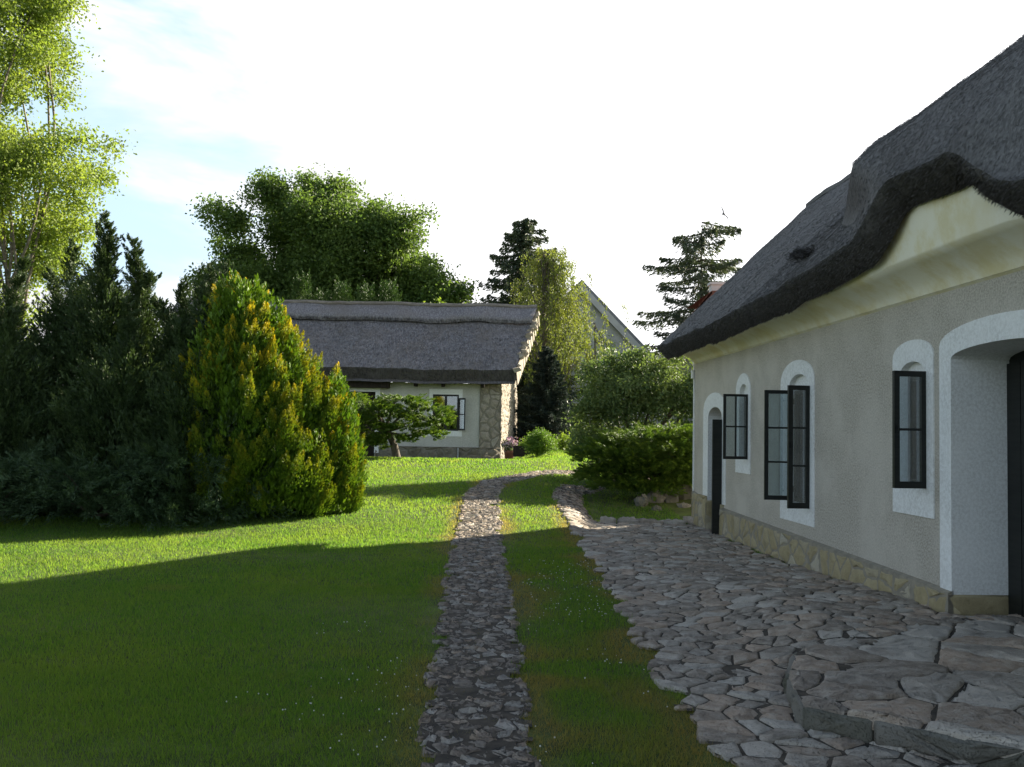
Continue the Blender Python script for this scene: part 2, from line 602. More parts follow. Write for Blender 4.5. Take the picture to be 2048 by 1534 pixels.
# dark soil in the joints, then the stones
def sheet(poly, zf, name, mat, step=.12, lift=.004, mask=None, kind='structure'):
    poly = np.asarray(poly, float)
    xs = np.arange(poly[:, 0].min(), poly[:, 0].max() + step, step)
    ys = np.arange(poly[:, 1].min(), poly[:, 1].max() + step, step)
    x, y = np.meshgrid(xs, ys, indexing='ij')
    cx, cy = x[:-1, :-1] + step / 2, y[:-1, :-1] + step / 2
    ok = in_poly(cx, cy, poly)
    if mask is not None:
        ok &= mask(cx, cy)
    idx = np.arange(x.size).reshape(x.shape)
    q = np.stack([idx[:-1, :-1], idx[1:, :-1], idx[1:, 1:], idx[:-1, 1:]], -1)[ok]
    mb = MB()
    z = zf(x, y) + lift + .004 * hnoise(x, y, 9, 6)
    mb.add(np.stack([x, y, z], -1).reshape(-1, 3), q.reshape(-1, 4))
    return mb


pts = stone_points(-.6, 5.6, 1.6, 25, .20, .15, .48)
cells = voronoi(pts, .8)
pv = MB()
STEP_IN = np.array(STEP)
STEP_IN = STEP_IN.mean(0) + (STEP_IN - STEP_IN.mean(0)) * .86
OCC0, OCCS = np.array([-2.0, 2.0]), .02
OCC = np.zeros((400, 1250), bool)


def occupy(poly):
    lo = np.floor((poly.min(0) - OCC0) / OCCS).astype(int)
    hi = np.ceil((poly.max(0) - OCC0) / OCCS).astype(int)
    lo, hi = np.maximum(lo, 0), np.minimum(hi, np.array(OCC.shape) - 1)
    if (hi <= lo).any():
        return
    i, j = np.meshgrid(np.arange(lo[0], hi[0]), np.arange(lo[1], hi[1]), indexing='ij')
    OCC[lo[0]:hi[0], lo[1]:hi[1]] |= in_poly(OCC0[0] + (i + .5) * OCCS, OCC0[1] + (j + .5) * OCCS, poly)


def occ_at(m, x, y):
    i = np.clip(((x - OCC0[0]) / OCCS).astype(int), 0, m.shape[0] - 1)
    j = np.clip(((y - OCC0[1]) / OCCS).astype(int), 0, m.shape[1] - 1)
    return m[i, j]


def dilate(m, k):
    o = m.copy()
    for _ in range(k):
        q = o.copy()
        q[1:] |= o[:-1]; q[:-1] |= o[1:]; q[:, 1:] |= o[:, :-1]; q[:, :-1] |= o[:, 1:]
        o = q
    return o


def erode(m, k):
    return ~dilate(~m, k)


def hull_clip(poly, region):
    """convex clip of a cell against a (nearly convex) clockwise or anticlockwise region"""
    R_ = np.asarray(region, float)
    c = R_.mean(0)
    out = [np.asarray(q) for q in poly]
    for a, b in zip(R_, np.roll(R_, -1, 0)):
        n_ = np.array([(b - a)[1], -(b - a)[0]])
        if n_ @ (c - a) > 0:
            n_ = -n_
        new = []
        for p_, q_ in zip(out, out[1:] + out[:1]):
            dp, dq = n_ @ (p_ - a), n_ @ (q_ - a)
            if dp <= 0:
                new.append(p_)
            if (dp < 0) != (dq < 0) and abs(dp - dq) > 1e-12:
                new.append(p_ + (q_ - p_) * dp / (dp - dq))
        out = new
        if len(out) < 3:
            return None
    return np.array(out)


for p, poly in cells:
    if in_poly(p[0], p[1], PAVE) and not in_poly(p[0], p[1], STEP_IN):
        if p[0] > wall_x(p[1]) - .02 and p[1] > 8.1:
            continue
        poly = pull_in(p, poly, PAVE, .03)
        occupy(poly)
        add_stone(pv, poly, .022, plan(pave_z), gap=.006, dome=.005, edge=.016, rough=.004, tilt=.022)
tag(pv.build('paving', M['paving']), kind='structure')

tr_pts = stone_points(-1.3, 5.0, 2.4, 26, .105, .078, .48)
tk = MB()
for p, poly in voronoi(tr_pts, .36):
    reg = TRACK if in_poly(p[0] + .02 * math.sin(p[1] * 5.1), p[1], TRACK) else BRANCH
    if in_poly(p[0] + .02 * math.sin(p[1] * 5.1), p[1], reg) and rng.random() > (.12 if reg is TRACK else .22):
        poly = pull_in(p, poly, reg, .02)
        occupy(poly)
        add_stone(tk, poly, .012, plan(terrain), gap=.005, tilt=.08, dome=.004, rough=.007, edge=.012)
tag(tk.build('wheel_track', M['track']), kind='structure')
OCC_CLOSE = erode(dilate(OCC, 5), 6)                         # stones plus the joints between them
OCC_STONE = erode(OCC, 1)
tag(sheet([(-1.6, 2.2), (4.6, 2.2), (4.6, 26), (-1.6, 26)], pave_z, 'joints', None, step=.06, lift=.014,
          mask=lambda x, y: occ_at(OCC_CLOSE, x, y)).build('paving_joints', M['soil'], attr=False), kind='structure')

# raised step of big stones in front of the door
st = thing('stone_step', (2.8, 5.8, 0), 'low raised platform of big irregular stone slabs before the large door', 'step')
sb = MB()
sp = stone_points(.6, 5.4, 2.2, 9.2, .44, .36)
for p, poly in voronoi(sp, 1.0):
    poly = hull_clip(poly, STEP)
    if poly is not None and np.ptp(poly[:, 0]) > .12 and np.ptp(poly[:, 1]) > .10:
        dpt = .075
        add_stone(sb, poly, 0, lambda q, h: np.column_stack([q[:, 0] - 2.8, q[:, 1] - 5.8, .15 + h]), gap=.008, depth=dpt, dome=.010, tilt=.024, edge=.026, rough=.006)
sb.build('slab', M['paving'], st)
rs = MB()
SP = np.array(STEP) - np.array([2.8, 5.8])
edge_ids = [0, 1, 2, 7, 8, 9]
for k in edge_ids:
    a, b = SP[k], SP[(k + 1) % len(SP)]
    L = np.linalg.norm(b - a)
    ax = (b - a) / L
    nr = np.array([ax[1], -ax[0]])
    if nr @ ((a + b) / 2) < 0:
        nr = -nr
    q0 = stone_points(-.1, L + .1, -.06, .22, .30, .15, .40)
    for p, poly in voronoi(q0, .7):
        poly = np.column_stack([np.clip(poly[:, 0], 0, L), np.clip(poly[:, 1], .0, .138)])
        if np.ptp(poly[:, 0]) < .05 or np.ptp(poly[:, 1]) < .04:
            continue
        add_stone(rs, poly, .0, lambda q, h: np.column_stack([a + q[:, :1] * ax + np.asarray(h)[:, None] * nr + 0 * q, q[:, 1]]), gap=.005, depth=.05, dome=.010, tilt=.015, edge=.03, rough=.007)
rs.build('riser', M['mossy'], st)
fb = MB()
inner = np.array(STEP)
inner = inner.mean(0) + (inner - inner.mean(0)) * .985 - np.array([2.8, 5.8])
nS = len(inner)
fb.add(np.concatenate([np.column_stack([inner, np.full(nS, .005)]), np.column_stack([inner, np.full(nS, .137)])]),
       [(i, (i + 1) % nS, nS + (i + 1) % nS, nS + i) for i in range(nS)] + [tuple(range(nS, 2 * nS))])
fb.build('core', M['soil'], st, smooth=False)

# kerb of low stones where the paving ends below the lawn
kb = MB()
x = 1.62
while x < 3.2:
    L = rng.uniform(.18, .52)
    pl = np.array([(x, 17.22), (x + L * .5, 17.17), (x + L, 17.21), (x + L, 17.5), (x + L * .4, 17.56), (x, 17.52)]) + rng.normal(0, .035, (6, 2))
    add_stone(kb, pl, .09 + rng.normal(0, .022), lambda q, h: np.column_stack([q, h]), gap=.006, depth=.12, dome=.012, tilt=.06, rough=.01)
    x += L
tag(kb.build('kerb', M['paving']), kind='structure')

# ------------------------------------------------------------------ grass
def near_edge(x, y):
    """1 close to the track / paving edges, 0 away from them"""
    e = np.zeros_like(x)
    for poly in (TRACK, PAVE):
        P = np.asarray(poly)
        for a, b in zip(P[:-1], P[1:]):
            if max(a[1], b[1]) > 22 or a[0] > 2.6:
                continue
            ab = b - a
            t = np.clip(((x - a[0]) * ab[0] + (y - a[1]) * ab[1]) / (ab @ ab), 0, 1)
            d = np.hypot(x - a[0] - t * ab[0], y - a[1] - t * ab[1])
            e = np.maximum(e, np.exp(-(d / .16) ** 2))
    return e


def grass_band(y0, y1, dens, h, wd, xl=-1, hw=.64):
    area = hw * (y1 ** 2 - y0 ** 2) + 3 * (y1 - y0)
    n = int(area * dens)
    y = np.sqrt(rng.uniform(y0 ** 2, y1 ** 2, n))
    x = rng.uniform(-1, 1, n) * (hw * y + .8)
    wob = (hnoise(x, y, 5, 5) - .5) * .16
    inside = in_poly(x + wob, y, TRACK) | in_poly(x + wob, y, PAVE)
    closed, stone = occ_at(OCC_CLOSE, x, y), occ_at(OCC_STONE, x, y)
    inside = closed | stone | (in_poly(x, y, STEP))
    tdry = closed & ((x < .5) | (y > 17.5))
    stray = closed & ~stone & (rng.random(n) < .5) & (hnoise(x, y, 8, 3.0) > np.where((x < .5) | (y > 17.5), .38, .60)) & ~in_poly(x, y, STEP)
    beds = (x > 1.6) & (y > 19.2) & (y < 22.2)
    house = (x > wall_x(y) - .03) & (y < 22) & (y > 2)
    keep = (~inside | stray) & ~house & ~(beds & (rng.random(n) < .6)) & ~((x < .2) & (y > 33))
    x, y, tdry = x[keep], y[keep], tdry[keep]
    e = near_edge(x, y)
    patch = hnoise(x, y, 12, .9) * .6 + hnoise(x, y, 13, 2.7) * .4
    strip = S(-.2, .3, x) * S(1.3, .8, x) * S(18, 12, y)
    dry = np.clip(e * .8 * S(.35, .62, patch) + strip * S(.5, .7, patch) * .5 + S(.66, .85, patch) * .3, 0, 1)
    dry = np.clip(dry + rng.normal(0, .12, len(x)), 0, 1) * .85
    dry = np.where(tdry, rng.uniform(.3, 1, len(x)), dry)
    z = terrain(x, y) - .004
    ls = h * rng.uniform(.5, 1.25, len(x)) * (1 - .45 * e) * np.where(tdry, .7, 1.0) * (1 + 1.1 * e * (rng.random(len(x)) < .25))
    az = rng.uniform(0, 2 * np.pi, len(x))
    lean = rng.uniform(.1, .85, len(x)) * ls
    tip = np.stack([x + np.cos(az) * lean, y + np.sin(az) * lean, z + ls * .9], -1)
    a2 = az + rng.uniform(.6, 2.5, len(x))
    wv = np.stack([np.cos(a2), np.sin(a2), np.zeros(len(x))], -1) * (wd * rng.uniform(.6, 1.3, len(x)))[:, None]
    b = np.stack([x, y, z], -1)
    return np.stack([b - wv, b + wv, tip], 1), dry


gm = MB()
for args in ((3.6, 6.5, 9000, .040, .0022), (6.5, 10, 5200, .042, .0030), (10, 16, 2300, .045, .0048), (16, 24, 1000, .05, .008), (24, 34, 420, .06, .013), (34, 46, 120, .07, .022)):
    v, dry = grass_band(*args)
    n = len(v)
    gm.add(v.reshape(-1, 3), np.arange(3 * n).reshape(n, 3), np.repeat(dry, 3))
go = gm.build('grass', M['grass'], smooth=False)
tag(go, 'short mown green grass of the lawn with dry patches by the track', 'grass', kind='stuff')

# clover flower heads
cf = MB()
cnt = 0
while cnt < 260:
    x, y = (rng.uniform(.15, 1.0), rng.uniform(4.2, 12)) if rng.random() < .7 else (rng.uniform(-1.6, -.5), rng.uniform(4.2, 8))
    if in_poly(x, y, TRACK) or in_poly(x, y, PAVE) or hnoise(x, y, 31, 1.6) < .35 + .3 * rng.random():
        continue
    r = rng.uniform(.0025, .0055)
    th = np.linspace(0, 2 * np.pi, 7)
    ph = np.linspace(0.01, np.pi - .01, 5)
    P = np.stack([x + r * np.outer(np.sin(ph), np.cos(th)), y + r * np.outer(np.sin(ph), np.sin(th)), .036 + terrain(x, y) + r * np.outer(np.cos(ph), np.ones(7))], -1)
    cf.grid(P)
    cnt += 1
tag(cf.build('clover_flowers', M['clover'], attr=False), 'tiny white clover flowers scattered in the grass', 'flowers', kind='stuff')


# ------------------------------------------------------------------ near thatched house
# local frame: x along the wall from its far corner towards the camera, y into the house, z up
HM = Matrix(((EU[0], EW[0], 0, WALL_O[0]), (EU[1], EW[1], 0, WALL_O[1]), (0, 0, 1, 0), (0, 0, 0, 1)))
# (x, y) -> right-handed needs EU x EW = +z
house = thing('thatched_house', None, 'long beige roughcast house with dark wavy thatched roof and white arched openings, beside the paving', 'house', mat4=HM)
RW, RU1 = 2.42, 21.0
WTOP = 2.885

OPEN = [  # outer surround u0,u1,z0,spring,top ; niche u0,u1,z0,spring,top ; reveal depth
    dict(k='door', o=(.67, 2.10, .50, 1.98, 2.29), i=(1.0, 1.88, .02, 1.86, 2.05), d=.30),
    dict(k='win', o=(2.67, 3.42, 1.04, 2.22, 2.51), i=(2.86, 3.29, 1.27, 2.17, 2.35), d=.22),
    dict(k='win', o=(4.76, 5.98, .54, 2.26, 2.54), i=(5.08, 5.80, .77, 2.17, 2.36), d=.22),
    dict(k='win', o=(8.08, 8.89, .90, 2.34, 2.50), i=(8.24, 8.73, 1.16, 2.18, 2.30), d=.22),
    dict(k='door', o=(9.00, 10.85, .30, 2.39, 2.57), i=(9.20, 10.65, .16, 2.27, 2.36), d=.50),
]


def arch(u0, u1, z0, zs, zt, n=14):
    """outline: up the left side, over the arch, down the right side"""
    a = np.linspace(np.pi, 0, n)
    c, r, h = (u0 + u1) / 2, (u1 - u0) / 2, zt - zs
    top = np.stack([c + r * np.cos(a), zs + h * np.sin(a) ** .9], -1)
    return np.concatenate([[(u0, z0)], top, [(u1, z0)]])


def arch_z(o, u):
    u0, u1, z0, zs, zt = o
    c, r = (u0 + u1) / 2, (u1 - u0) / 2
    return zs + (zt - zs) * np.sqrt(np.clip(1 - ((u - c) / r) ** 2, 0, 1)) ** .9


# roughcast wall face with real openings (openings sit under the white surrounds)
wb = MB()


def wquad(u0, u1, z0a, z1a, z0b=None, z1b=None, y=0.0):
    z0b = z0a if z0b is None else z0b
    z1b = z1a if z1b is None else z1b
    wb.add([(u0, y, z0a), (u1, y, z0b), (u1, y, z1b), (u0, y, z1a)], [(0, 1, 2, 3)])


cur = 0.0
for op in OPEN:
    mid = tuple((a * .5 + b * .5) for a, b in zip(op['o'], op['i']))
    wquad(cur, mid[0], 0, WTOP)
    us = np.linspace(mid[0], mid[1], 17)
    zz = arch_z(mid, us)
    for a, b, za, zb in zip(us[:-1], us[1:], zz[:-1], zz[1:]):
        wquad(a, b, za, WTOP, zb, WTOP)
        if op['k'] == 'win':
            wquad(a, b, 0, mid[2])
    cur = mid[1]
wquad(cur, RU1, 0, WTOP)
# gable ends, back wall
for u in (0.0, RU1):
    wb.add([(u, 0, 0), (u, 2 * RW, 0), (u, 2 * RW, 3.35), (u, RW, 5.7), (u, 0, 3.35)], [(0, 1, 2, 3, 4)])
wb.add([(0, 2 * RW, 0), (RU1, 2 * RW, 0), (RU1, 2 * RW, 3.35), (0, 2 * RW, 3.35)], [(0, 1, 2, 3)])
wb.build('wall', M['plaster'], house, smooth=False, attr=False)
cb = MB()
cb.box((-.05, -.02, .0), (.0, .03, 2.88)).box((-.10, -.05, 2.60), (.0, .06, 2.75))
cb.build('corner_trim', M['white'], house, smooth=False, attr=False)
fl = MB()
fl.box((.05, .55, .02), (RU1 - .1, 2 * RW - .1, 2.8))
fl.build('interior', M['dark'], house, smooth=False, attr=False)


def bar(mb, a, b, wd, dp, axis):
    """box between two points a,b with square section; axis names the run direction"""
    lo, hi = np.minimum(a, b), np.maximum(a, b)
    for k in range(3):
        if k != axis:
            s = (wd, dp)[0 if k < axis or (axis == 0 and k == 1) else 1]
            lo[k] -= s / 2
            hi[k] += s / 2
    mb.box(lo, hi)


def casement(parent, hinge_u, out, z0, z1, rows, ang, cols=1, fr=.045, th=.04):
    """glazed leaf hinged at (hinge_u, 0), swung out from the wall; ang measured from the outward normal"""
    mb, gp = MB(), MB()
    d = np.array([math.sin(ang), -math.cos(ang)])
    nrm = np.array([d[1], -d[0]])
    T = lambda v: np.column_stack([hinge_u + v[:, 0] * d[0] + v[:, 1] * nrm[0], -.005 + v[:, 0] * d[1] + v[:, 1] * nrm[1], v[:, 2]])
    mb.box((0, -th / 2, z0), (fr, th / 2, z1), M=T)
    mb.box((out - fr, -th / 2, z0), (out, th / 2, z1), M=T)
    mb.box((fr, -th / 2 + .001, z0), (out - fr, th / 2 - .001, z0 + fr * 1.2), M=T)
    mb.box((fr, -th / 2 + .001, z1 - fr), (out - fr, th / 2 - .001, z1), M=T)
    zs = np.linspace(z0 + fr, z1 - fr, rows + 1)
    for z in zs[1:-1]:
        mb.box((fr, -th / 2 + .004, z - .011), (out - fr, th / 2 - .004, z + .011), M=T)
    us = np.linspace(fr, out - fr, cols + 1)
    for u in us[1:-1]:
        mb.box((u - .011, -th / 2 + .006, z0 + fr), (u + .011, th / 2 - .006, z1 - fr), M=T)
    for z in (z0 + .14, z1 - .14):                          # pin hinges
        mb.tube(T(np.array([(-.012, 0, z - .035), (-.012, 0, z), (-.012, 0, z + .035)])), .011, 8)
        mb.box((-.012, th / 2, z - .012), (fr * .9, th / 2 + .004, z + .012), M=T)
    zc = (z0 + z1) / 2
    mb.box((out - fr * .75, th / 2, zc - .045), (out - fr * .35, th / 2 + .012, zc + .045), M=T)
    mb.box((out - fr * .75, -th / 2 - .012, zc - .03), (out - fr * .35, -th / 2, zc + .03), M=T)
    mb.box((out - fr * .62, -th / 2 - .035, zc - .008), (out - fr * .48, -th / 2 - .012, zc + .05), M=T)
    c = mb.build('casement', M['wood'], parent, smooth=False, attr=False)
    gp.box((fr - .004, -.003, z0 + fr), (out - fr + .004, .003, z1 - fr + .004), M=T)
    gp.build('pane', M['glass'], parent, smooth=False, attr=False)


def opening(op):
    """white surround, reveal and what fills the opening"""
    o, i, d = op['o'], op['i'], op['d']
    win = op['k'] == 'win'
    mb = MB()
    A, B = arch(*o), arch(*i)
    if not win:
        A[0, 1] = A[-1, 1] = o[2]
        B[0, 1] = B[-1, 1] = o[2]
    pr = -.012
    f3 = lambda p, y: np.column_stack([p[:, 0], np.full(len(p), y), p[:, 1]])
    n = len(A)
    for P, Q in ((f3(A, .01), f3(A, pr)), (f3(A, pr), f3(B, pr)), (f3(B, pr), f3(B, d))):
        mb.grid(np.stack([P, Q], 0))
    if win:
        mb.add([(o[0], pr, o[2]), (o[1], pr, o[2]), (i[1], pr, i[2]), (i[0], pr, i[2])], [(0, 1, 2, 3)])
        mb.add([(o[0], pr, o[2]), (o[1], pr, o[2]), (o[1], .01, o[2]), (o[0], .01, o[2])], [(0, 1, 2, 3)])
        mb.add([(i[0], pr, i[2]), (i[1], pr, i[2]), (i[1], d, i[2] + .02), (i[0], d, i[2] + .02)], [(0, 1, 2, 3)])
    part = mb.build('window' if win else 'door', M['white'], house, smooth=False, attr=False)
    if win:
        fb_ = MB()
        z1 = i[3] + .0
        u0, u1, z0 = i[0] + .006, i[1] - .006, i[2] + .012
        y0, y1 = .06, .13
        for b in (((u0, y0, z0), (u0 + .05, y1, z1)), ((u1 - .05, y0, z0), (u1, y1, z1)),
                  ((u0 + .05, y0, z0), (u1 - .05, y1, z0 + .05)), ((u0 + .05, y0, z1 - .05), (u1 - .05, y1, z1)),
                  (((u0 + u1) / 2 - .025, y0 + .002, z0 + .05), ((u0 + u1) / 2 + .025, y1 - .002, z1 - .05))):
            fb_.box(*b)
        fb_.build('window_frame', M['wood'], part, smooth=False, attr=False)
        hd = MB()                                       # plastered head over the timber frame
        hd.add(np.concatenate([f3(B[1:-1], .055), [(i[1], .055, z1), (i[0], .055, z1)]]), [tuple(range(n))])
        hd.build('arch_infill', M['white'], part, smooth=False, attr=False)
        gp = MB()
        gp.box((u0 + .05, .09, z0 + .05), (u1 - .05, .096, z1 - .05))
        gp.build('pane', M['glass'], part, smooth=False, attr=False)
        bk = MB()
        bk.add([(i[0], d, i[2]), (i[1], d, i[2]), (i[1], d, i[4]), (i[0], d, i[4])], [(0, 1, 2, 3)])
        bk.build('dark_room', M['dark'], part, smooth=False, attr=False)
    else:
        lf = MB()
        P = f3(arch(i[0] - .02, i[1] + .02, 0.0, i[3], i[4] + .02), d - .004)
        lf.add(P, [tuple(range(len(P)))])
        npl = 7
        for k in range(npl):                            # vertical planks
            a = i[0] + (i[1] - i[0]) * k / npl
            lf.box((a + .006, d - .03, .03), (a + (i[1] - i[0]) / npl - .006, d - .006, i[3] - .03))
        lf.build('door_leaf', M['wood'], part, smooth=False, attr=False)
        # stone reveal below the whitewash
        for u in (i[0], i[1]):
            rv = MB()
            s = 1 if u == i[0] else -1
            q = stone_points(-.04, d + .05, -.1, o[2] + .1, .24, .26)
            for p, poly in voronoi(q, .6):
                poly = np.clip(poly, [-.045, 0], [d, o[2] - .004])
                if len(poly) >= 3 and np.ptp(poly[:, 0]) > .04 and np.ptp(poly[:, 1]) > .04:
                    add_stone(rv, poly, .0, lambda q_, h: np.column_stack([np.full(len(q_), u) + s * (h + .001), q_[:, 0], q_[:, 1]]), gap=.006, depth=.02, dome=.004, tilt=.01, edge=.015, rough=.002)
            rv.box((min(u, u - s * .05), -.04, 0), (max(u, u - s * .05), d, o[2] - .002))
            rv.build('reveal_stone', M['plinth'], part)
    return part


parts = [opening(op) for op in OPEN]
casement(parts[1], 3.29, .36, 1.25, 2.19, 2, math.radians(0), cols=2, fr=.035)
casement(parts[2], 5.20, .345, .80, 2.17, 3, math.radians(-4))
casement(parts[2], 5.82, .27, .745, 2.20, 3, math.radians(4), fr=.055)
casement(parts[3], 8.74, .30, 1.155, 2.195, 2, math.radians(2), fr=.05)
# half-open plank leaf seen edge-on in the far doorway
dl = MB()
dl.box((1.86, -.16, .03), (1.905, .28, 1.84))
dl.build('open_leaf', M['wood'], parts[0], smooth=False, attr=False)

# plinth of upright stones set in mortar


def plinth_top(u):
    return .57 if u < .98 else .425 - .0165 * (u - 1.7)


segs = [(0.0, 1.0), (1.88, 9.2), (10.65, RU1)]
for a, b in segs:
    pb, pm = MB(), MB()
    q = stone_points(a - .1, b + .1, -.15, .75, .23, .30, .46)
    for p, poly in voronoi(q, .6):
        tp = plinth_top(p[0])
        poly = np.column_stack([np.clip(poly[:, 0], a, b), np.clip(poly[:, 1], -.03, tp)])
        if np.ptp(poly[:, 0]) < .05 or np.ptp(poly[:, 1]) < .05:
            continue
        add_stone(pb, poly, .0, lambda q_, h: np.column_stack([q_[:, 0], -.042 - h, q_[:, 1]]), gap=.006, depth=.03, dome=.008, tilt=.02, edge=.02, rough=.003)
    n = max(2, int((b - a) / .4))
    us = np.linspace(a, b, n)
    for u, u2 in zip(us[:-1], us[1:]):
        t1, t2 = plinth_top(u + .001) + .012, plinth_top(u2 - .001) + .012
        v = [(u, -.044, -.05), (u2, -.044, -.05), (u2, -.044, t2), (u, -.044, t1), (u2, .004, t2 + .02), (u, .004, t1 + .02)]
        pm.add(v, [(0, 1, 2, 3), (3, 2, 4, 5)])
    for u in (a, b):
        t1 = plinth_top(u + (.001 if u == a else -.001)) + .012
        pm.add([(u, -.044, -.05), (u, .004, -.05), (u, .004, t1 + .02), (u, -.044, t1)], [(0, 1, 2, 3)])
    pl = pb.build('plinth', M['plinth'], house)
    pm.build('plinth_mortar', M['mortar'], pl, smooth=False, attr=False)

# thatched roof: main slope with an eyebrow hood swelling over the big door
EV_W, EV_Z, TAN, TH = -.61, 3.18, .966, .31
eu_t = np.array([-2, 0, 3, 5, 7, 8.3, 8.70, 8.92, 9.15, 9.5, 9.9, 10.25, 10.6, 11.0, 11.7, 13, 22])
ez_t = np.array([0, 0, .03, .07, .14, .20, .27, .47, .56, .58, .55, .46, .31, .15, .0, 0, 0])


def smooth_interp(x, xs, ys, k=.12):
    return sum(np.interp(x + d * k, xs, ys) for d in (-2, -1, 0, 1, 2)) / 5


def roof_z(u, w_):
    z = EV_Z + (w_ - EV_W) * TAN
    e = smooth_interp(u + 2.4 * np.clip(w_ + .61, 0, .7), eu_t, ez_t, .10) * (1 - S(-.1, 1.3, w_))
    ub = np.interp(w_, [-.61, -.3, 0, .5, 1.2, 2.42], [8.75, 7.9, 6.85, 6.0, 5.4, 5.0])
    H = np.interp(w_, [-.61, -.3, 0, .6, 1.2, 2.42], [.57, .70, .80, .72, .40, .0])
    wid = np.interp(w_, [-.61, -.3, 0, .6, 1.2, 2.42], [.6, .36, .26, .26, .4, .9])
    ur = np.interp(w_, [-.61, 0, 1.0, 2.42], [10.2, 10.9, 11.9, 13])
    q = np.clip((u - ub) / wid, 0, 1)
    hump = H * np.sin(q * np.pi / 2) ** .8 * S(1, 0, (u - ur) / (1.1 + .5 * (w_ + .61)))
    r = np.log(np.exp(14 * e) + np.exp(14 * hump)) / 14 - math.log(2) / 14
    z = z + r
    # rounded top near the ridge, small unevenness
    return z - .10 * S(RW - .35, RW, w_) ** 2


def roof_pt(u, w_, off=0.0):
    wob = (hnoise(u, w_, 41, 1.6) - .5) * .05 + (hnoise(u, w_, 42, 6) - .5) * .022
    z = roof_z(u, w_) + wob
    if not off:
        return np.stack([u, w_, z], -1)
    h = .12                                                 # thickness measured square to the surface
    gu = (roof_z(u + h, w_) - roof_z(u - h, w_)) / (2 * h)
    gw_ = np.full_like(gu, TAN)
    nn = np.sqrt(gu ** 2 + gw_ ** 2 + 1)
    return np.stack([u + off * gu / nn, w_ + off * gw_ / nn, z - off / nn], -1)


us = np.concatenate([np.arange(-.42, 11.6, .055), np.linspace(11.6, RU1 + .4, 50)])
ws = np.concatenate([np.linspace(EV_W, .6, 34), np.linspace(.64, RW, 34)])
U, Wv = np.meshgrid(us, ws, indexing='ij')
rb = MB()
T = roof_pt(U, Wv)
B = roof_pt(U, Wv, TH)
B[:, -1, 1] = np.minimum(B[:, -1, 1], RW)
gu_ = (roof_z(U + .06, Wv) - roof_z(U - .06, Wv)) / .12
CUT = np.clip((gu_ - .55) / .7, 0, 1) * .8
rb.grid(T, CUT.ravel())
rb.grid(B, .3, flip=True)
# cut eave face, shaggy
k = np.linspace(0, 1, 7)
E = T[:, 0][:, None] * (1 - k)[None, :, None] + B[:, 0][:, None] * k[None, :, None]
E[:, 1:-1] += rng.normal(0, .012, E[:, 1:-1].shape)
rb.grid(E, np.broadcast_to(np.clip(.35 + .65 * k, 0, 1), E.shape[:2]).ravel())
V = T[0][:, None] * (1 - k)[None, :, None] + B[0][:, None] * k[None, :, None]
rb.grid(V, .55, flip=True)
# back slope
ub = np.linspace(-.42, RU1 + .4, 40)
wk = np.linspace(RW, 2 * RW + .61, 10)
Ub, Wb = np.meshgrid(ub, wk, indexing='ij')
Zb = EV_Z + (2 * RW - Wb - EV_W) * TAN - .08
rb.grid(np.stack([Ub, Wb, Zb], -1))
rb.grid(np.stack([Ub, Wb, Zb - .45], -1), .3, flip=True)
rb.add([(-.42, RW, Zb[0, 0]), (-.42, RW, Zb[0, 0] - .45), (-.42, wk[-1], Zb[0, -1] - .45), (-.42, wk[-1], Zb[0, -1])], [(0, 1, 2, 3)], .5)
# loose reed ends: along the cut eave, and lying on the slope
n = 26000
u = rng.uniform(-.4, 12.5, n)
t = rng.random(n)
base = roof_pt(u, np.full(n, EV_W)) * (1 - t)[:, None] + roof_pt(u, np.full(n, EV_W), TH) * t[:, None]
d = np.column_stack([rng.normal(0, .22, n), np.full(n, -.72), -.69 - .35 * t]) + rng.normal(0, .12, (n, 3))
L = rng.uniform(.02, .05, n)
rb.leaves(base + d * (L * .3)[:, None], d, L, .0055, np.clip(.15 + .5 * t + rng.normal(0, .25, n), 0, 1))
n = 60000
u = np.concatenate([rng.uniform(-.4, 12.5, n // 2), rng.uniform(5, 11.5, n // 2)])
w2 = EV_W + (RW - EV_W) * rng.random(n) ** 1.2
p = roof_pt(u, w2)
eps = .02
sl = (roof_pt(u, w2 + eps) - p) / eps
d = -sl + np.column_stack([rng.normal(0, .25, n), rng.normal(0, .05, n), rng.normal(.10, .12, n)])
L = rng.uniform(.02, .05, n)
dn = d / np.linalg.norm(d, axis=1)[:, None]
rb.leaves(p + dn * (L * .35)[:, None] + np.array([0, -.004, .006]), d, L, .005, rng.uniform(-.25, .25, n).clip(0))
roof = rb.build('roof', M['thatch'], house)
# ridge cap with its blunt end
rc = MB()
uu = np.concatenate([np.arange(-.62, 5.4, .1), np.linspace(5.5, RU1 + .5, 30)])
ww = np.array([RW - .20, RW - .195, RW - .15, RW - .10, RW - .04, RW + .1, RW + .3, RW + .55])
Uc, Wc = np.meshgrid(uu, ww, indexing='ij')
lift = np.array([.005, .075, .09, .10, .10, .06, .05, .03])
top = roof_z(np.maximum(Uc, -.42), np.minimum(Wc, RW)) - np.maximum(Wc - RW, 0) * TAN
Zc = top + lift + (hnoise(Uc, Wc, 45, 4) - .5) * .04
Pc = np.stack([Uc + .03 * (hnoise(Uc, Wc, 46, 5) - .5), Wc, Zc], -1)
rc.grid(Pc)
Q = Pc[0].copy()
Q[:, 2] -= .18
rc.grid(np.stack([Q, Pc[0]], 0), .4)
rc.build('ridge_cap', M['thatch'], roof)
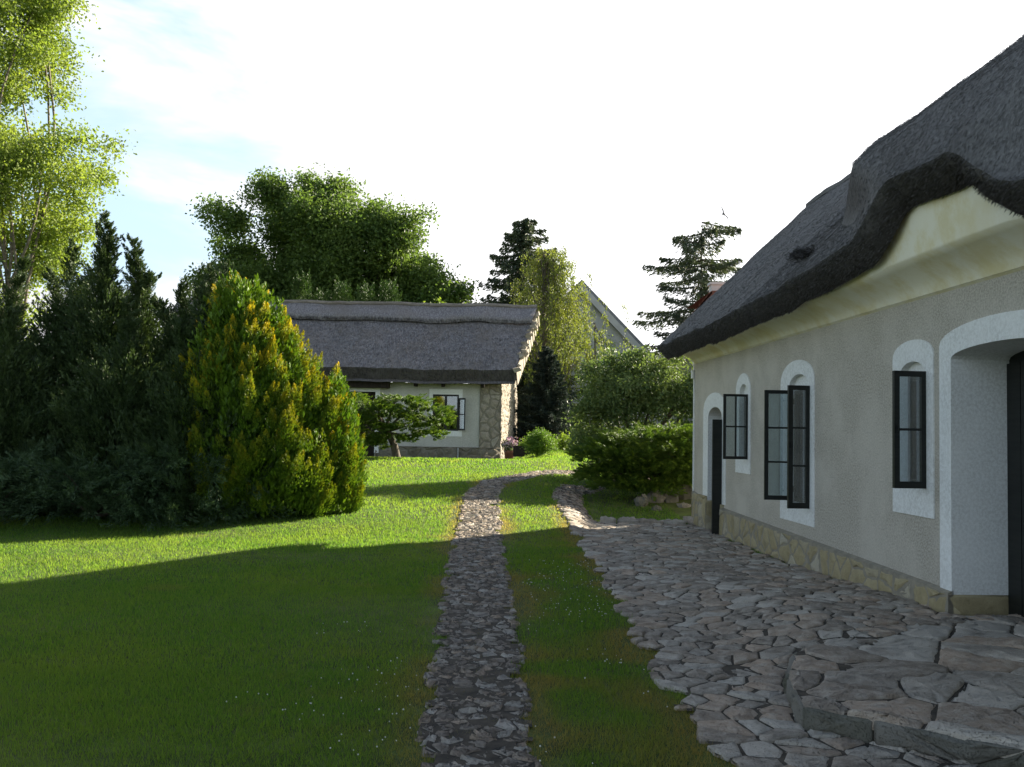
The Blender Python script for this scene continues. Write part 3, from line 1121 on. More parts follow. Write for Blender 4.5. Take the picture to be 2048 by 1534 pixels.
# lifted patch of loose straw on the slope
ls = MB()
n = 900
t = rng.random(n)
u = 5.2 + 1.5 * t + rng.normal(0, .05, n)
w2 = -.32 + .34 * (1 - t) + rng.normal(0, .025, n)
p = roof_pt(u, w2)
d = np.column_stack([rng.normal(.5, .3, n), np.full(n, -.5), rng.normal(-.1, .25, n)])
ls.leaves(p + np.array([0, -.02, .035]) + rng.normal(0, .012, (n, 3)), d, rng.uniform(.06, .16, n), .010, rng.uniform(0, .9, n))
ls.build('loose_straw', M['thatch'], roof)

# cream cove sweeping from the wall head out to the thatch
cv = MB()
uc = np.concatenate([np.linspace(0, 8, 40), np.linspace(8.1, 12, 60), np.linspace(12.1, RU1, 20)])
ks = np.array([0, .1, .2, .3, .4, .5, .6, .62, .8, 1.0])
Ur, K = np.meshgrid(uc, ks, indexing='ij')
ee = smooth_interp(Ur, eu_t, ez_t)
K1, K2 = np.clip(K / .6, 0, 1), np.clip((K - .6) / .4, 0, 1)
Yc = -.025 - .30 * K1 ** 1.5 - .05 * K2
Zv = WTOP - .01 + (.17 + .28 * np.minimum(ee, .3)) * K1 ** .85 + np.maximum(ee - .28 * np.minimum(ee, .3), .01) * K2
cv.grid(np.stack([Ur, Yc, Zv], -1))
cv.add([(0, -.025, WTOP - .012), (RU1, -.025, WTOP - .012), (RU1, .0, WTOP - .03), (0, .0, WTOP - .03)], [(0, 1, 2, 3)])
edge = np.concatenate([np.stack([np.zeros(10), Yc[0], Zv[0]], -1), [(0, .3, Zv[0, -1]), (0, .3, WTOP)]])
cv.add(edge, [tuple(range(len(edge)))])
cv.build('cove', M['cream'], house, attr=False)

# ------------------------------------------------------------------ far cottage
far = thing('thatched_cottage', (-.37, 34.5, .45), 'low cream cottage with grey thatched roof and stone gable end beyond the lawn', 'cottage')
FO = np.array([-.37, 34.5, .45])


def fbuild(mb, name, mat, parent=None, **kw):
    return mb.build(name, mat, parent or far, **kw)


FH = 2.80                                                   # wall head above the cottage base
fw_ = MB()
wx0, wx1, wz0, wz1 = -2.42, -1.50, 1.12, 2.40               # window hole
dx0, dx1, dz1 = -5.45, -4.45, 2.45                          # doorway
L0, PIER = -12.2, -.76


def fq(x0, x1, z0, z1, y=0.0):
    fw_.add([(x0, y, z0), (x1, y, z0), (x1, y, z1), (x0, y, z1)], [(0, 1, 2, 3)])


fq(L0, dx0, 0, FH); fq(dx0, dx1, dz1, FH); fq(dx1, wx0, 0, FH); fq(wx0, wx1, 0, wz0); fq(wx0, wx1, wz1, FH); fq(wx1, PIER, 0, FH)
for (a, b, c, d_) in ((wx0, wx0, wz0, wz1), (wx1, wx1, wz0, wz1), (dx0, dx0, 0, dz1), (dx1, dx1, 0, dz1)):
    fw_.add([(a, 0, c), (a, .3, c), (a, .3, d_), (a, 0, d_)], [(0, 1, 2, 3)])
fw_.add([(L0, 0, 0), (L0, 6, 0), (L0, 6, FH), (L0, 3, FH + 2.4), (L0, 0, FH)], [(0, 1, 2, 3, 4)])
fw_.add([(L0, 6, 0), (.4, 6, 0), (.4, 6, FH), (L0, 6, FH)], [(0, 1, 2, 3)])
fbuild(fw_, 'wall', M['farplaster'], smooth=False, attr=False)
dk = MB()
dk.box((L0 + .2, .3, .01), (-.9, 5.5, FH - .1))
fbuild(dk, 'interior', M['dark'], smooth=False, attr=False)


def stone_face(mb, O, ax, x0, x1, z0, z1, sx, sz, lift=.0, depth=.04, jit=.3, clipf=None):
    """courses of stones on a vertical face: O origin, ax horizontal unit direction"""
    ax = np.asarray(ax, float)
    nrm = np.array([ax[1], -ax[0], 0])
    for p, poly in voronoi(stone_points(x0 - sx, x1 + sx, z0 - sz, z1 + sz, sx, sz, jit), max(sx, sz) * 2.4):
        poly = np.column_stack([np.clip(poly[:, 0], x0, x1), np.clip(poly[:, 1], z0, z1)])
        if np.ptp(poly[:, 0]) < .05 or np.ptp(poly[:, 1]) < .04 or (clipf and not clipf(*p)):
            continue
        add_stone(mb, poly, lift, lambda q, h: O + q[:, :1] * ax + np.column_stack([0 * q[:, 0], 0 * q[:, 0], q[:, 1]]) + np.asarray(h)[:, None] * nrm,
                  gap=.016, depth=depth, dome=.014, tilt=.035, edge=.03, rough=.010)


# pier at the front corner, and the sunlit gable wall turning slightly towards the camera
pr_ = MB()
stone_face(pr_, np.array([0, -.03, 0.0]), (1, 0, 0), PIER, 0, 0, FH, .42, .17)
prp = fbuild(pr_, 'corner_pier', M['farstone'])
MB().box((PIER, -.028, 0), (-.001, .5, FH)).build('pier_mortar', M['fardark'], prp, smooth=False)
gax = np.array([.095, .9955, 0.0])
gw = MB()
gO = np.array([0.0, -.03, 0])
GL, GPK = 6.2, 3.05


def gtop(s):
    return FH + (5.72 - FH) * (1 - abs(s - GPK) / GPK) - .12


stone_face(gw, gO + np.array([.004, 0, 0]), gax, 0, GL, 0, 5.6, .34, .15, clipf=lambda s, z: z < gtop(s))
pts_g = [(0, 0), (GL, 0), (GL, FH - .1), (GPK, 5.6), (0, FH - .1)]
gw.add([gO + gax * s + np.array([-.01, 0, z]) for s, z in pts_g], [(0, 1, 2, 3, 4)], .3)
fbuild(gw, 'gable_wall', M['farstone'])
# plinth
fp = MB()
stone_face(fp, np.array([0, -.05, 0.0]), (1, 0, 0), dx1 + .02, 0.02, 0, .55, .40, .24)
fp.box((dx1 + .02, -.045, -.2), (.015, .02, .55))
fbuild(fp, 'plinth', M['fardark'])
fp2 = MB()
stone_face(fp2, np.array([0, -.05, 0.0]), (1, 0, 0), L0, dx0, 0, .55, .40, .24)
fbuild(fp2, 'plinth', M['fardark'])

# thatched roof: thick, dark cut eave, ridge layer with a lip, ragged stone-capped verge
fr_ = MB()
EY, EZ, RY, RZ, FT = -.55, 3.27, 3.0, 5.78, .48


def froof(x, t, off=0.0):
    y = EY + (RY - EY) * t
    z = EZ + (RZ - EZ) * t + (hnoise(x, y, 51, .8) - .5) * .09 + (hnoise(x, y, 52, 3) - .5) * .04
    xs_ = x + t * .83 * S(-3, .5, x) + 0 * y               # right verge runs back along the gable
    return np.stack([xs_, y, z - off], -1)


xs = np.concatenate([np.linspace(L0 - .4, -3, 50), np.linspace(-2.9, .46, 60)])
ts = np.linspace(0, 1, 34)
Xr, Tr = np.meshgrid(xs, ts, indexing='ij')
Pt = froof(Xr, Tr)
fr_.grid(Pt)
Pb = froof(Xr, Tr, FT)
fr_.grid(Pb, .5, flip=True)
kk = np.linspace(0, 1, 5)
Ef = Pt[:, 0][:, None] * (1 - kk)[None, :, None] + Pb[:, 0][:, None] * kk[None, :, None]
Ef[:, :, 1] += .16 * kk[None, :]
Ef += rng.normal(0, .012, Ef.shape)
fr_.grid(Ef, .75)
fr_.grid(np.stack([Pt[-1], Pb[-1]], 0), .3)
fr_.grid(np.stack([Pt[0], Pb[0]], 0), .3)
bx, bt = np.meshgrid(np.linspace(L0 - .4, .46, 30), np.linspace(1, 0, 6), indexing='ij')
Bk = froof(bx, bt)
Bk[..., 1] = 2 * RY - Bk[..., 1]
fr_.grid(Bk)
n = 16000
x = rng.uniform(L0 - .3, .42, n)
t = rng.random(n)
p = froof(x, t)
d = np.column_stack([rng.normal(0, .3, n), np.full(n, -.82), -.57 + rng.normal(.12, .14, n)])
fr_.leaves(p + np.array([0, -.01, .02]), d, rng.uniform(.08, .2, n), .016, 0.0)
n = 5000
x = rng.uniform(L0 - .3, .42, n)
t = rng.random(n)
p = froof(x, 0 * x) - np.outer(t, [0, -.16, FT])
d = np.column_stack([rng.normal(0, .2, n), np.full(n, -.5), -.6 + 0 * x])
fr_.leaves(p, d, rng.uniform(.06, .16, n), .016, .8)
n = 900                                                     # tufts of loose straw catching the sun
x = .4 - np.abs(rng.normal(0, 1.6, n))
t = rng.random(n)
keep = hnoise(x, t * 3.5, 57, 1.6) > .45
p = froof(x, t)[keep]
m_ = keep.sum()
fr_.leaves(p + np.array([0, -.02, .05]), rng.normal(0, .5, (m_, 3)) + np.array([.2, -.6, .25]), rng.uniform(.08, .17, m_), .02, 0.0)
froof_o = fbuild(fr_, 'roof', M['farthatch'])
rc = MB()
t0 = .77
Xc, Tc = np.meshgrid(xs, np.array([t0, t0 + .002, .84, .92, .97, 1.0]), indexing='ij')
Pc = froof(Xc, Tc)
Pc[..., 2] += np.array([.02, .17, .16, .15, .15, .17]) + (hnoise(Xc, Tc, 53, 2.5) - .5) * .05
Pc[..., 1] -= np.array([.10, .12, .05, .04, .03, .0])
rc.grid(Pc)
Bc = Pc[:, ::-1].copy()
Bc[..., 1] = 2 * RY - Bc[..., 1]
rc.grid(Bc)
n = 2500
x = rng.uniform(L0, .4, n)
p = froof(x, np.full(n, t0)) + np.column_stack([0 * x, -.11 + 0 * x, .02 + .13 * rng.random(n)])
rc.leaves(p, np.column_stack([rng.normal(0, .25, n), np.full(n, -.8), rng.normal(-.45, .2, n)]), rng.uniform(.08, .2, n), .018, rng.uniform(0, .7, n))
rc.build('ridge_cap', M['farthatch'], froof_o)
rp = MB()
pts3 = froof(xs, np.full(len(xs), 1.0)) + np.array([0, 0, .2])
rp.tube(pts3, .075, 6)
rp.build('ridge_roll', M['ridge'], froof_o)
# ragged stones and straw bundles along the lit verge
vg = MB()
for s in np.sort(rng.uniform(.01, .99, 40)):
    q = froof(np.array([.46]), np.array([s]))[0]
    b_ = rng.uniform(.05, .13)
    c_ = q + np.array([.03 + rng.normal(0, .05), rng.normal(0, .03), rng.uniform(-.10, .03)])
    vv = np.array([(-1, -.8, -.8), (1, -.8, -.8), (1, 1, -.8), (-1, 1, -.8), (-1, -1, .6), (1, -1, .6), (1, 1, .8), (-1, 1, .8)]) * b_ * rng.uniform(.5, 1.25, (8, 3))
    an = rng.uniform(-.6, .6)
    vv[:, [0, 2]] = vv[:, [0, 2]] @ np.array([[math.cos(an), math.sin(an)], [-math.sin(an), math.cos(an)]])
    vv = vv + c_
    vg.add(vv, [(0, 3, 2, 1), (4, 5, 6, 7), (0, 1, 5, 4), (1, 2, 6, 5), (2, 3, 7, 6), (3, 0, 4, 7)], rng.random())
for s0, s1 in zip(np.linspace(0, .97, 12), np.linspace(.083, 1.0, 12)):
    q0, q1 = froof(np.array([.52]), np.array([s0]))[0], froof(np.array([.52]), np.array([s1]))[0]
    P4 = np.array([[q0 + (0, 0, .03), q1 + (0, 0, .03)], [q0 + (.05, .05, -FT - .05), q1 + (.05, .05, -FT - .05)]])
    vg.grid(P4, rng.random())
vg.build('verge', M['farstone'], froof_o, smooth=False)
# rafter ends, porch beam, window, door
for x in (-3.02, -2.05, -.66):
    MB().box((x - .06, -.32, 2.66), (x + .06, .02, 2.80)).build('rafter_end', M['beam'], far, smooth=False, attr=False)
MB().box((-6.9, -.30, 2.58), (-3.95, .0, 2.82)).build('porch_beam', M['beam'], far, smooth=False, attr=False)
wn = MB()
for b in (((wx0 - .13, -.02, wz1), (wx1 + .13, .01, wz1 + .19)), ((wx0 - .13, -.02, wz0 - .20), (wx1 + .13, .01, wz0)),
          ((wx0 - .13, -.02, wz0), (wx0, .01, wz1)), ((wx1, -.02, wz0), (wx1 + .13, .01, wz1))):
    wn.box(*b)
wn_o = wn.build('window', M['white'], far, smooth=False, attr=False)
fm = MB()
for b in (((wx0, .04, wz0), (wx0 + .06, .1, wz1)), ((wx1 - .06, .04, wz0), (wx1, .1, wz1)), ((wx0 + .06, .04, wz0), (wx1 - .06, .1, wz0 + .06)),
          ((wx0 + .06, .04, wz1 - .06), (wx1 - .06, .1, wz1)), ((-2.0, .042, wz0 + .06), (-1.92, .098, wz1 - .06))):
    fm.box(*b)
fm.build('window_frame', M['wood'], wn_o, smooth=False, attr=False)
MB().box((wx0 + .06, .065, wz0 + .06), (wx1 - .06, .07, wz1 - .06)).build('pane', M['glass'], wn_o, smooth=False, attr=False)
cs = MB()
T = lambda v: np.column_stack([wx1 + v[:, 0] * .62, -.04 - v[:, 0] * .50 + v[:, 1], v[:, 2]])
for b in (((0, -.02, wz0 + .02), (.05, .02, wz1 - .12)), ((.33, -.02, wz0 + .02), (.40, .02, wz1 - .12)), ((.05, -.019, wz0 + .02), (.33, .019, wz0 + .08)),
          ((.05, -.019, wz1 - .18), (.33, .019, wz1 - .12)), ((.05, -.018, 1.68), (.33, .018, 1.72))):
    cs.box(*b, M=T)
cs.build('casement', M['wood'], wn_o, smooth=False, attr=False)
MB().box((.05, -.004, wz0 + .08), (.33, .004, wz1 - .18), M=T).build('pane', M['glass'], wn_o, smooth=False, attr=False)
dr = MB()
dr.box((dx0, .18, 0), (dx1, .22, dz1))
for k_ in range(6):
    dr.box((dx0 + k_ * .166 + .008, .15, .02), (dx0 + k_ * .166 + .158, .18, dz1 - .02))
dro = dr.build('door', M['beam'], far, smooth=False, attr=False)
tb = MB()
tb.box((dx1, -.05, .3), (dx1 + .16, -.012, dz1)).box((dx0, -.03, dz1), (dx1 + .16, -.005, dz1 + .14))
tb.build('door_frame', M['white'], dro, smooth=False, attr=False)
tag(MB().tube([(-1.86, 34.40, .3), (-1.86, 34.40, .98)], .022, 8).build('metal_pipe', M['metal'], attr=False),
    'short grey metal pipe standing against the cottage plinth', 'pipe')


# ------------------------------------------------------------------ plants
def unit(v):
    return v / (np.linalg.norm(v, axis=-1, keepdims=True) + 1e-9)


def lump_crown(lumps, clusters, leaves_n, L, W, spread, up=.3, flat=.75, seed=0):
    """crown as leaf clumps spread through overlapping lumps (x, y, z, r)"""
    mb = MB()
    cents = []
    tot = sum(l[3] ** 2 for l in lumps)
    for (x, y, z, r) in lumps:
        k = max(4, int(clusters * r * r / tot))
        dv = unit(rng.normal(size=(k, 3)))
        rad = r * (rng.random(k) ** .42) * rng.uniform(.75, 1.18, k)
        c = np.array([x, y, z]) + dv * rad[:, None] * np.array([1, 1, .92])
        cents.append(c)
    cents = np.concatenate(cents)
    n = len(cents)
    m = rng.poisson(leaves_n, n)
    idx = np.repeat(np.arange(n), m)
    sc = rng.uniform(.6, 1.35, n)[idx] * spread
    off = np.clip(rng.normal(size=(len(idx), 3)), -1.6, 1.6) * sc[:, None] * np.array([1, 1, flat])
    c = cents[idx] + off
    ax = unit(rng.normal(size=(len(idx), 3)) + np.array([0, 0, -.35]) + .5 * unit(off))
    side = rng.normal(size=(len(idx), 3)) + np.array([0, 0, up * 3])
    s = rng.uniform(.65, 1.25, len(idx))
    mb.leaves(c, ax, L * s, W * s, rng.random(len(idx)), side=np.cross(ax, side))
    return mb, cents


def limbs(mb, base, fork, targets, r0, r1=.02, n=7, wob=.12):
    """trunk from base to fork, curved limbs to the targets"""
    base, fork = np.asarray(base, float), np.asarray(fork, float)
    t = np.linspace(0, 1, 8)[:, None]
    tp = base + (fork - base) * t + np.column_stack([np.sin(t[:, 0] * 3) * wob, np.cos(t[:, 0] * 2.4) * wob - wob, 0 * t[:, 0]])
    mb.tube(tp, r0 * (1.25 - .55 * t[:, 0]), 9)
    f0 = tp[-1]
    for q in targets:
        q = np.asarray(q, float)
        start = tp[rng.integers(4, 8)]
        mid = (start + q) / 2 + rng.normal(0, .12, 3) * np.linalg.norm(q - start) + np.array([0, 0, .08]) * np.linalg.norm(q - start)
        s = np.linspace(0, 1, n)[:, None]
        pts_ = start * (1 - s) ** 2 + 2 * mid * s * (1 - s) + q * s ** 2
        mb.tube(pts_, r0 * .5 * (1 - s[:, 0]) + r1, 6)


def make_tree(name, base, lumps, label, cat, leafmat, barkmat, clusters, per, L, W, spread, fork_z, r0, group=None, flat=.75, twigs=0):
    global rng
    base = np.asarray(base, float)
    rng = np.random.default_rng(int(abs(base[0]) * 1000 + abs(base[1]) * 10))
    root = thing(name, tuple(base), label, cat, group)
    lump = [tuple(l) for l in lumps]
    mb, cents = lump_crown(lump, clusters, per, L, W, spread, flat=flat)
    tb_ = MB()
    sel = [np.array(l[:3]) for l in lump]
    limbs(tb_, (0, 0, -.1), (0, 0, fork_z), [q for q, l in zip(sel, lump) if l[3] > .55 * max(m_[3] for m_ in lump)], r0)
    if twigs:
        ctr = np.array([l[:3] for l in lump])
        for c in cents[rng.integers(0, len(cents), twigs)]:
            o_ = ctr[np.argmin(((ctr - c) ** 2).sum(1))]
            s = np.linspace(0, 1, 4)[:, None]
            tb_.tube(o_ + (c - o_) * s + rng.normal(0, .04, (4, 3)) * s, .022 * (1 - .7 * s[:, 0]), 4)
    tb_.build('trunk', barkmat, root, attr=False)
    mb.build('crown', leafmat, root, smooth=False)
    return root


F_walnut = mat_foliage('walnut_leaf', (.055, .105, .024), (.12, .19, .045), trans=.48)
F_young = mat_foliage('young_leaf', (.10, .17, .02), (.19, .27, .035), trans=.45)
F_birch = mat_foliage('yellow_birch_leaf', (.13, .20, .035), (.22, .29, .055), trans=.52)
F_wbirch = mat_foliage('weeping_birch_leaf', (.10, .145, .028), (.21, .25, .055), trans=.42)
F_spruce = mat_foliage('spruce_needle', (.040, .060, .036), (.085, .115, .062), trans=.18)
F_blue = mat_foliage('blue_spruce_needle', (.018, .034, .030), (.040, .062, .054), trans=.1, rough=.8)
F_thuja = mat_foliage('golden_thuja', (.038, .092, .010), (.125, .225, .014), tip=(.70, .52, .018), trans=.24)
F_thujag = mat_foliage('green_thuja', (.026, .062, .012), (.058, .110, .020), trans=.2)
F_jun = mat_foliage('dark_juniper', (.024, .048, .016), (.056, .094, .031), tip=(.105, .155, .052), trans=.22)
F_low = mat_foliage('spreading_juniper', (.024, .050, .022), (.055, .100, .042), tip=(.09, .15, .06), trans=.15)
F_gjun = mat_foliage('bright_juniper', (.035, .080, .010), (.085, .150, .016), tip=(.19, .26, .03), trans=.3)
F_shrub = mat_foliage('shrub_leaf', (.065, .115, .035), (.14, .20, .07), trans=.38, rough=.5)
F_round = mat_foliage('round_bush_leaf', (.08, .16, .02), (.14, .24, .03), trans=.35)


def plume(mb, p, d, L, R, n, qa, qb, tipf, base_w=.35, tight=.5, tpow=1.6):
    """flame-shaped sprays: many plumes at once. p,d (k,3); L,R (k,)"""
    k = len(p)
    d = unit(d)
    t = rng.random((k, n)) ** .8
    a = unit(np.cross(d, np.array([.3, .7, .2])))
    b = np.cross(d, a)
    th = rng.uniform(0, 2 * np.pi, (k, n))
    prof = (np.sin(np.pi * np.clip(t, 0, 1) ** .75) * .85 + base_w * (1 - t)) * rng.random((k, n)) ** tight
    rad = R[:, None] * prof
    ringv = a[:, None] * np.cos(th)[..., None] + b[:, None] * np.sin(th)[..., None]
    c = p[:, None] + d[:, None] * (t * L[:, None])[..., None] + ringv * rad[..., None]
    ax = d[:, None] * 1.0 + ringv * rng.uniform(.1, .75, (k, n))[..., None] + rng.normal(0, .18, (k, n, 3))
    s = rng.uniform(.7, 1.3, (k, n))
    tip = np.clip(tipf[:, None] * t ** tpow + rng.normal(0, .05, (k, n)) * tipf[:, None], 0, 1)
    mb.leaves(c.reshape(-1, 3), ax.reshape(-1, 3), (qa * s).ravel(), (qb * s).ravel(), tip.ravel())


def egg(k, H, R, power=.75, low=.06, belly=.28):
    """random points on an egg-shaped shell, more of them low; returns pts, outward"""
    z = rng.random(k)
    th = rng.uniform(0, 2 * np.pi, k)
    zz = low + (1 - low) * z
    prof = np.where(zz < belly, .82 + .18 * np.sin(zz / belly * np.pi / 2), np.cos((zz - belly) / (1 - belly) * np.pi / 2) ** power)
    keep = rng.random(k) < prof + .12
    z, th, zz, prof = z[keep], th[keep], zz[keep], prof[keep]
    r = R * prof
    return np.stack([r * np.cos(th), r * np.sin(th), zz * H], -1), np.stack([np.cos(th), np.sin(th), 0 * th], -1), zz


def golden(loc, H, R, label, k, gold, sx=1.0, lean=0.0):
    mb = MB()

    def shell(k, lo, hi):
        p, o, zz = egg(k, H * .95, R, .58)
        p[:, :2] *= rng.uniform(lo, hi, len(p))[:, None]
        bul = 1 + .22 * (hnoise(np.arctan2(o[:, 1], o[:, 0]) * 2.2 + 9, zz * 5, 61, 1.0) - .5)
        p[:, :2] *= bul[:, None]
        p[:, 0] = p[:, 0] * sx + lean * zz
        return p, o, zz
    c, o, zz = shell(int(k / 5.5), .86, 1.10)               # flame-like lobes, each of several sprays
    i_ = np.repeat(np.arange(len(c)), 6)
    tang = np.stack([-o[:, 1], o[:, 0], 0 * zz], -1)
    o, zz = o[i_], zz[i_]
    p = c[i_] + tang[i_] * rng.normal(0, .065, (len(i_), 1)) - o * np.abs(rng.normal(0, .07, (len(i_), 1))) + np.column_stack([np.zeros((len(i_), 2)), rng.normal(-.02, .17, len(i_))])
    d = np.array([0, 0, 1.0]) + o * (.42 - .18 * zz)[:, None] + rng.normal(0, .10, (len(p), 3))
    L = rng.uniform(.24, .52, len(p))
    p[:, 2] = np.maximum(p[:, 2] - L * .55, .02)
    tf = np.clip(gold * (.22 + .85 * zz ** 1.6) * rng.uniform(.5, 1.3, len(p)), 0, 1)
    plume(mb, p, d, L, L * rng.uniform(.19, .27, len(p)), 150, .052, .018, tf, tight=.33, tpow=2.6)
    p, o, zz = shell(int(k * .9), .45, .84)                 # dull foliage inside
    L = rng.uniform(.4, .8, len(p))
    p[:, 2] = np.maximum(p[:, 2] - L * .5, .02)
    plume(mb, p, np.array([0, 0, 1.0]) + o * .3, L, L * .32, 50, .10, .040, 0 * L)
    o_ = mb.build('golden_arborvitae', F_thuja, smooth=False)
    o_.location = loc
    return tag(o_, label, 'shrub', 'golden arborvitae shrubs')


golden((-4.12, 16.45, terrain(-4, 16.4) - .02), 3.95, 1.22, 'tall egg-shaped golden arborvitae with orange tips beside the dark junipers', 1050, 1.0, lean=-.5)
golden((-3.12, 16.7, terrain(-3.1, 16.6) - .02), 2.30, .50, 'smaller golden arborvitae against the right side of the tall one', 300, .9)


def juniper(loc, H, R, label, k, bends, mat=None, power=.9):
    """loose upright juniper: spiky sprays over a cone, with bent leaders (dx, dy, h)"""
    mb = MB()
    p, o, zz = egg(k, H * .80, R, power, low=.03)
    sh = rng.uniform(.35, 1.08, len(p))
    p[:, :2] *= sh[:, None]
    d = np.array([0, 0, .8]) + o * (.95 - .35 * zz)[:, None] + rng.normal(0, .34, (len(p), 3))
    L = rng.uniform(.35, .85, len(p)) * (1 - .2 * zz)
    p[:, 2] = np.maximum(p[:, 2] - L * .3, .03)
    plume(mb, p, d, L, L * rng.uniform(.16, .24, len(p)), 85, .070, .018, rng.uniform(0, .8, len(p)) ** 2, .25)
    p, o, zz = egg(int(k * .9), H * .78, R * .8, power, low=.02)
    p[:, :2] *= rng.uniform(.2, 1, len(p))[:, None]
    L = rng.uniform(.5, .9, len(p))
    p[:, 2] = np.maximum(p[:, 2] - L * .5, .02)
    plume(mb, p, np.array([0, 0, 1.0]) + o * .5, L, L * .38, 60, .085, .030, 0 * L)
    for dx, dy, h in bends:                                # leaders
        s = np.linspace(0, 1, 34)
        ctr = np.stack([dx * s ** 1.8, dy * s ** 1.8, H * .52 + (h - H * .52) * s], -1)
        for _ in range(3):
            q = ctr + rng.normal(0, .05, ctr.shape)
            az = rng.uniform(0, 2 * np.pi, len(q))
            w_ = .30 * (1 - s) ** .8 + .04
            dd = np.stack([np.cos(az) * .8, np.sin(az) * .8, np.full(len(q), .9)], -1)
            dd += np.array([dx, dy, 0]) * .6
            plume(mb, q, dd, w_ * 1.3 + .08, w_ * .32 + .02, 42, .07, .015, np.full(len(q), .15), .25)
            plume(mb, q, dd, w_ * .8 + .06, w_ * .30 + .02, 14, .08, .022, np.zeros(len(q)), .25)
    o_ = mb.build('upright_juniper', mat or F_jun, smooth=False)
    o_.location = loc
    return tag(o_, label, 'shrub', 'dark upright junipers on the left')


for (x, y, H, R, k, b, lab) in (
        (-9.35, 17.9, 4.3, 1.15, 430, [(.3, 0, 4.35), (-.4, 0, 4.0)], 'dark upright juniper at the far left under the yellow-green birch'),
        (-8.25, 18.0, 4.65, 1.1, 430, [(.05, 0, 4.65), (.5, 0, 4.3), (-.4, .1, 4.1)], 'bushy dark juniper with blunt top just left of the tallest leader'),
        (-7.45, 17.6, 5.1, 1.0, 430, [(-.02, 0, 5.15), (.02, .06, 5.0), (.1, .1, 4.6)], 'tallest dark juniper with one straight spire'),
        (-6.95, 17.9, 4.65, .95, 400, [(-.10, 0, 4.72), (-.05, .05, 4.5), (.25, 0, 4.1)], 'dark juniper spire leaning left, second tallest, beside the tallest'),
        (-5.85, 17.5, 3.9, 1.15, 480, [(.35, 0, 4.2), (-.15, .1, 3.9), (.65, 0, 4.25), (-.6, 0, 3.6)], 'wide dark juniper with curled tips behind the golden arborvitae'),
        (-6.6, 16.7, 3.4, 1.2, 430, [(0, 0, 3.5)], 'lower dark juniper in front of the two spires'),
        (-8.6, 16.6, 3.3, 1.2, 430, [(0, 0, 3.4)], 'lower dark juniper in front of the blunt bushy one'),
        (-5.25, 16.2, 3.35, .95, 400, [(.1, 0, 3.45), (-.3, 0, 3.2)], 'dark juniper touching the left flank of the tall golden arborvitae')):
    juniper((x, y, float(terrain(x, y)) - .02), H, R, lab, k, b)


def spreading(name, loc, R, H, label, k, mat, cat='shrub', group=None, e0=.15, e1=.9, droop=.55, sx=1.0, trunk=0.0, tipv=.7, qa=.075, qb=.014, per=46, stem=None):
    """juniper of arching feathery branches"""
    mb = MB()
    az = rng.uniform(0, 2 * np.pi, k)
    el = rng.uniform(e0, e1, k)
    Ln = R * rng.uniform(.55, 1.08, k)
    dirs = np.stack([np.cos(az) * sx, np.sin(az), 0 * az], -1)
    m = 9
    P, D, TT = [], [], []
    wood = []
    for i in range(k):
        s = np.linspace(.0, 1, 14)
        hh = trunk + (H - trunk) * (np.sin(el[i]) * 1.15) * np.sin(np.clip(s * 1.25, 0, 1.45)) ** .9 - droop * s ** 3 * .35 * H
        pt = dirs[i] * (Ln[i] * np.cos(el[i] * .75) * s)[:, None] + np.column_stack([0 * s, 0 * s, np.maximum(hh, .04)])
        pt += np.cumsum(rng.normal(0, .02, pt.shape), 0)
        pt[:, 2] = np.maximum(pt[:, 2], .04)
        wood.append(pt)
        sel = rng.integers(3, 14, m)
        tan = np.gradient(pt, axis=0)[sel]
        P.append(pt[sel] + rng.normal(0, .03, (m, 3)))
        D.append(unit(tan) + rng.normal(0, .42, (m, 3)) + np.array([0, 0, .15]))
        TT.append(s[sel])
    P, D, TT = np.concatenate(P), np.concatenate(D), np.concatenate(TT)
    L = rng.uniform(.18, .42, len(P)) * (.6 + .4 * R)
    plume(mb, P, D, L, L * .24, per, qa, qb, np.clip(tipv * rng.random(len(P)) * TT, 0, 1), .2)
    root = thing(name, loc, label, cat, group)
    mb.build('foliage', mat, root, smooth=False)
    tb_ = MB()
    for q in wood[::3]:
        tb_.tube(q[:9:2], np.linspace(.028, .008, len(q[:9:2])), 5)
    if stem:
        tb_.tube(stem, np.linspace(.12, .07, len(stem)), 7)
    tb_.build('stem', M['bark'], root, attr=False)
    return root


LG = 'low spreading junipers before the dark upright ones'
for (x, y, R, H, k, lab) in (
        (-8.2, 15.5, 1.6, 1.5, 90, 'low feathery dark juniper at the left edge of the shaded bed'),
        (-6.6, 15.6, 1.5, 1.35, 90, 'low feathery dark juniper in the middle of the shaded bed'),
        (-5.15, 15.7, 1.25, 1.5, 90, 'low feathery dark juniper next to the golden arborvitae')):
    spreading('spreading_juniper', (x, y, float(terrain(x, y))), R, H, lab, k, F_low, group=LG)

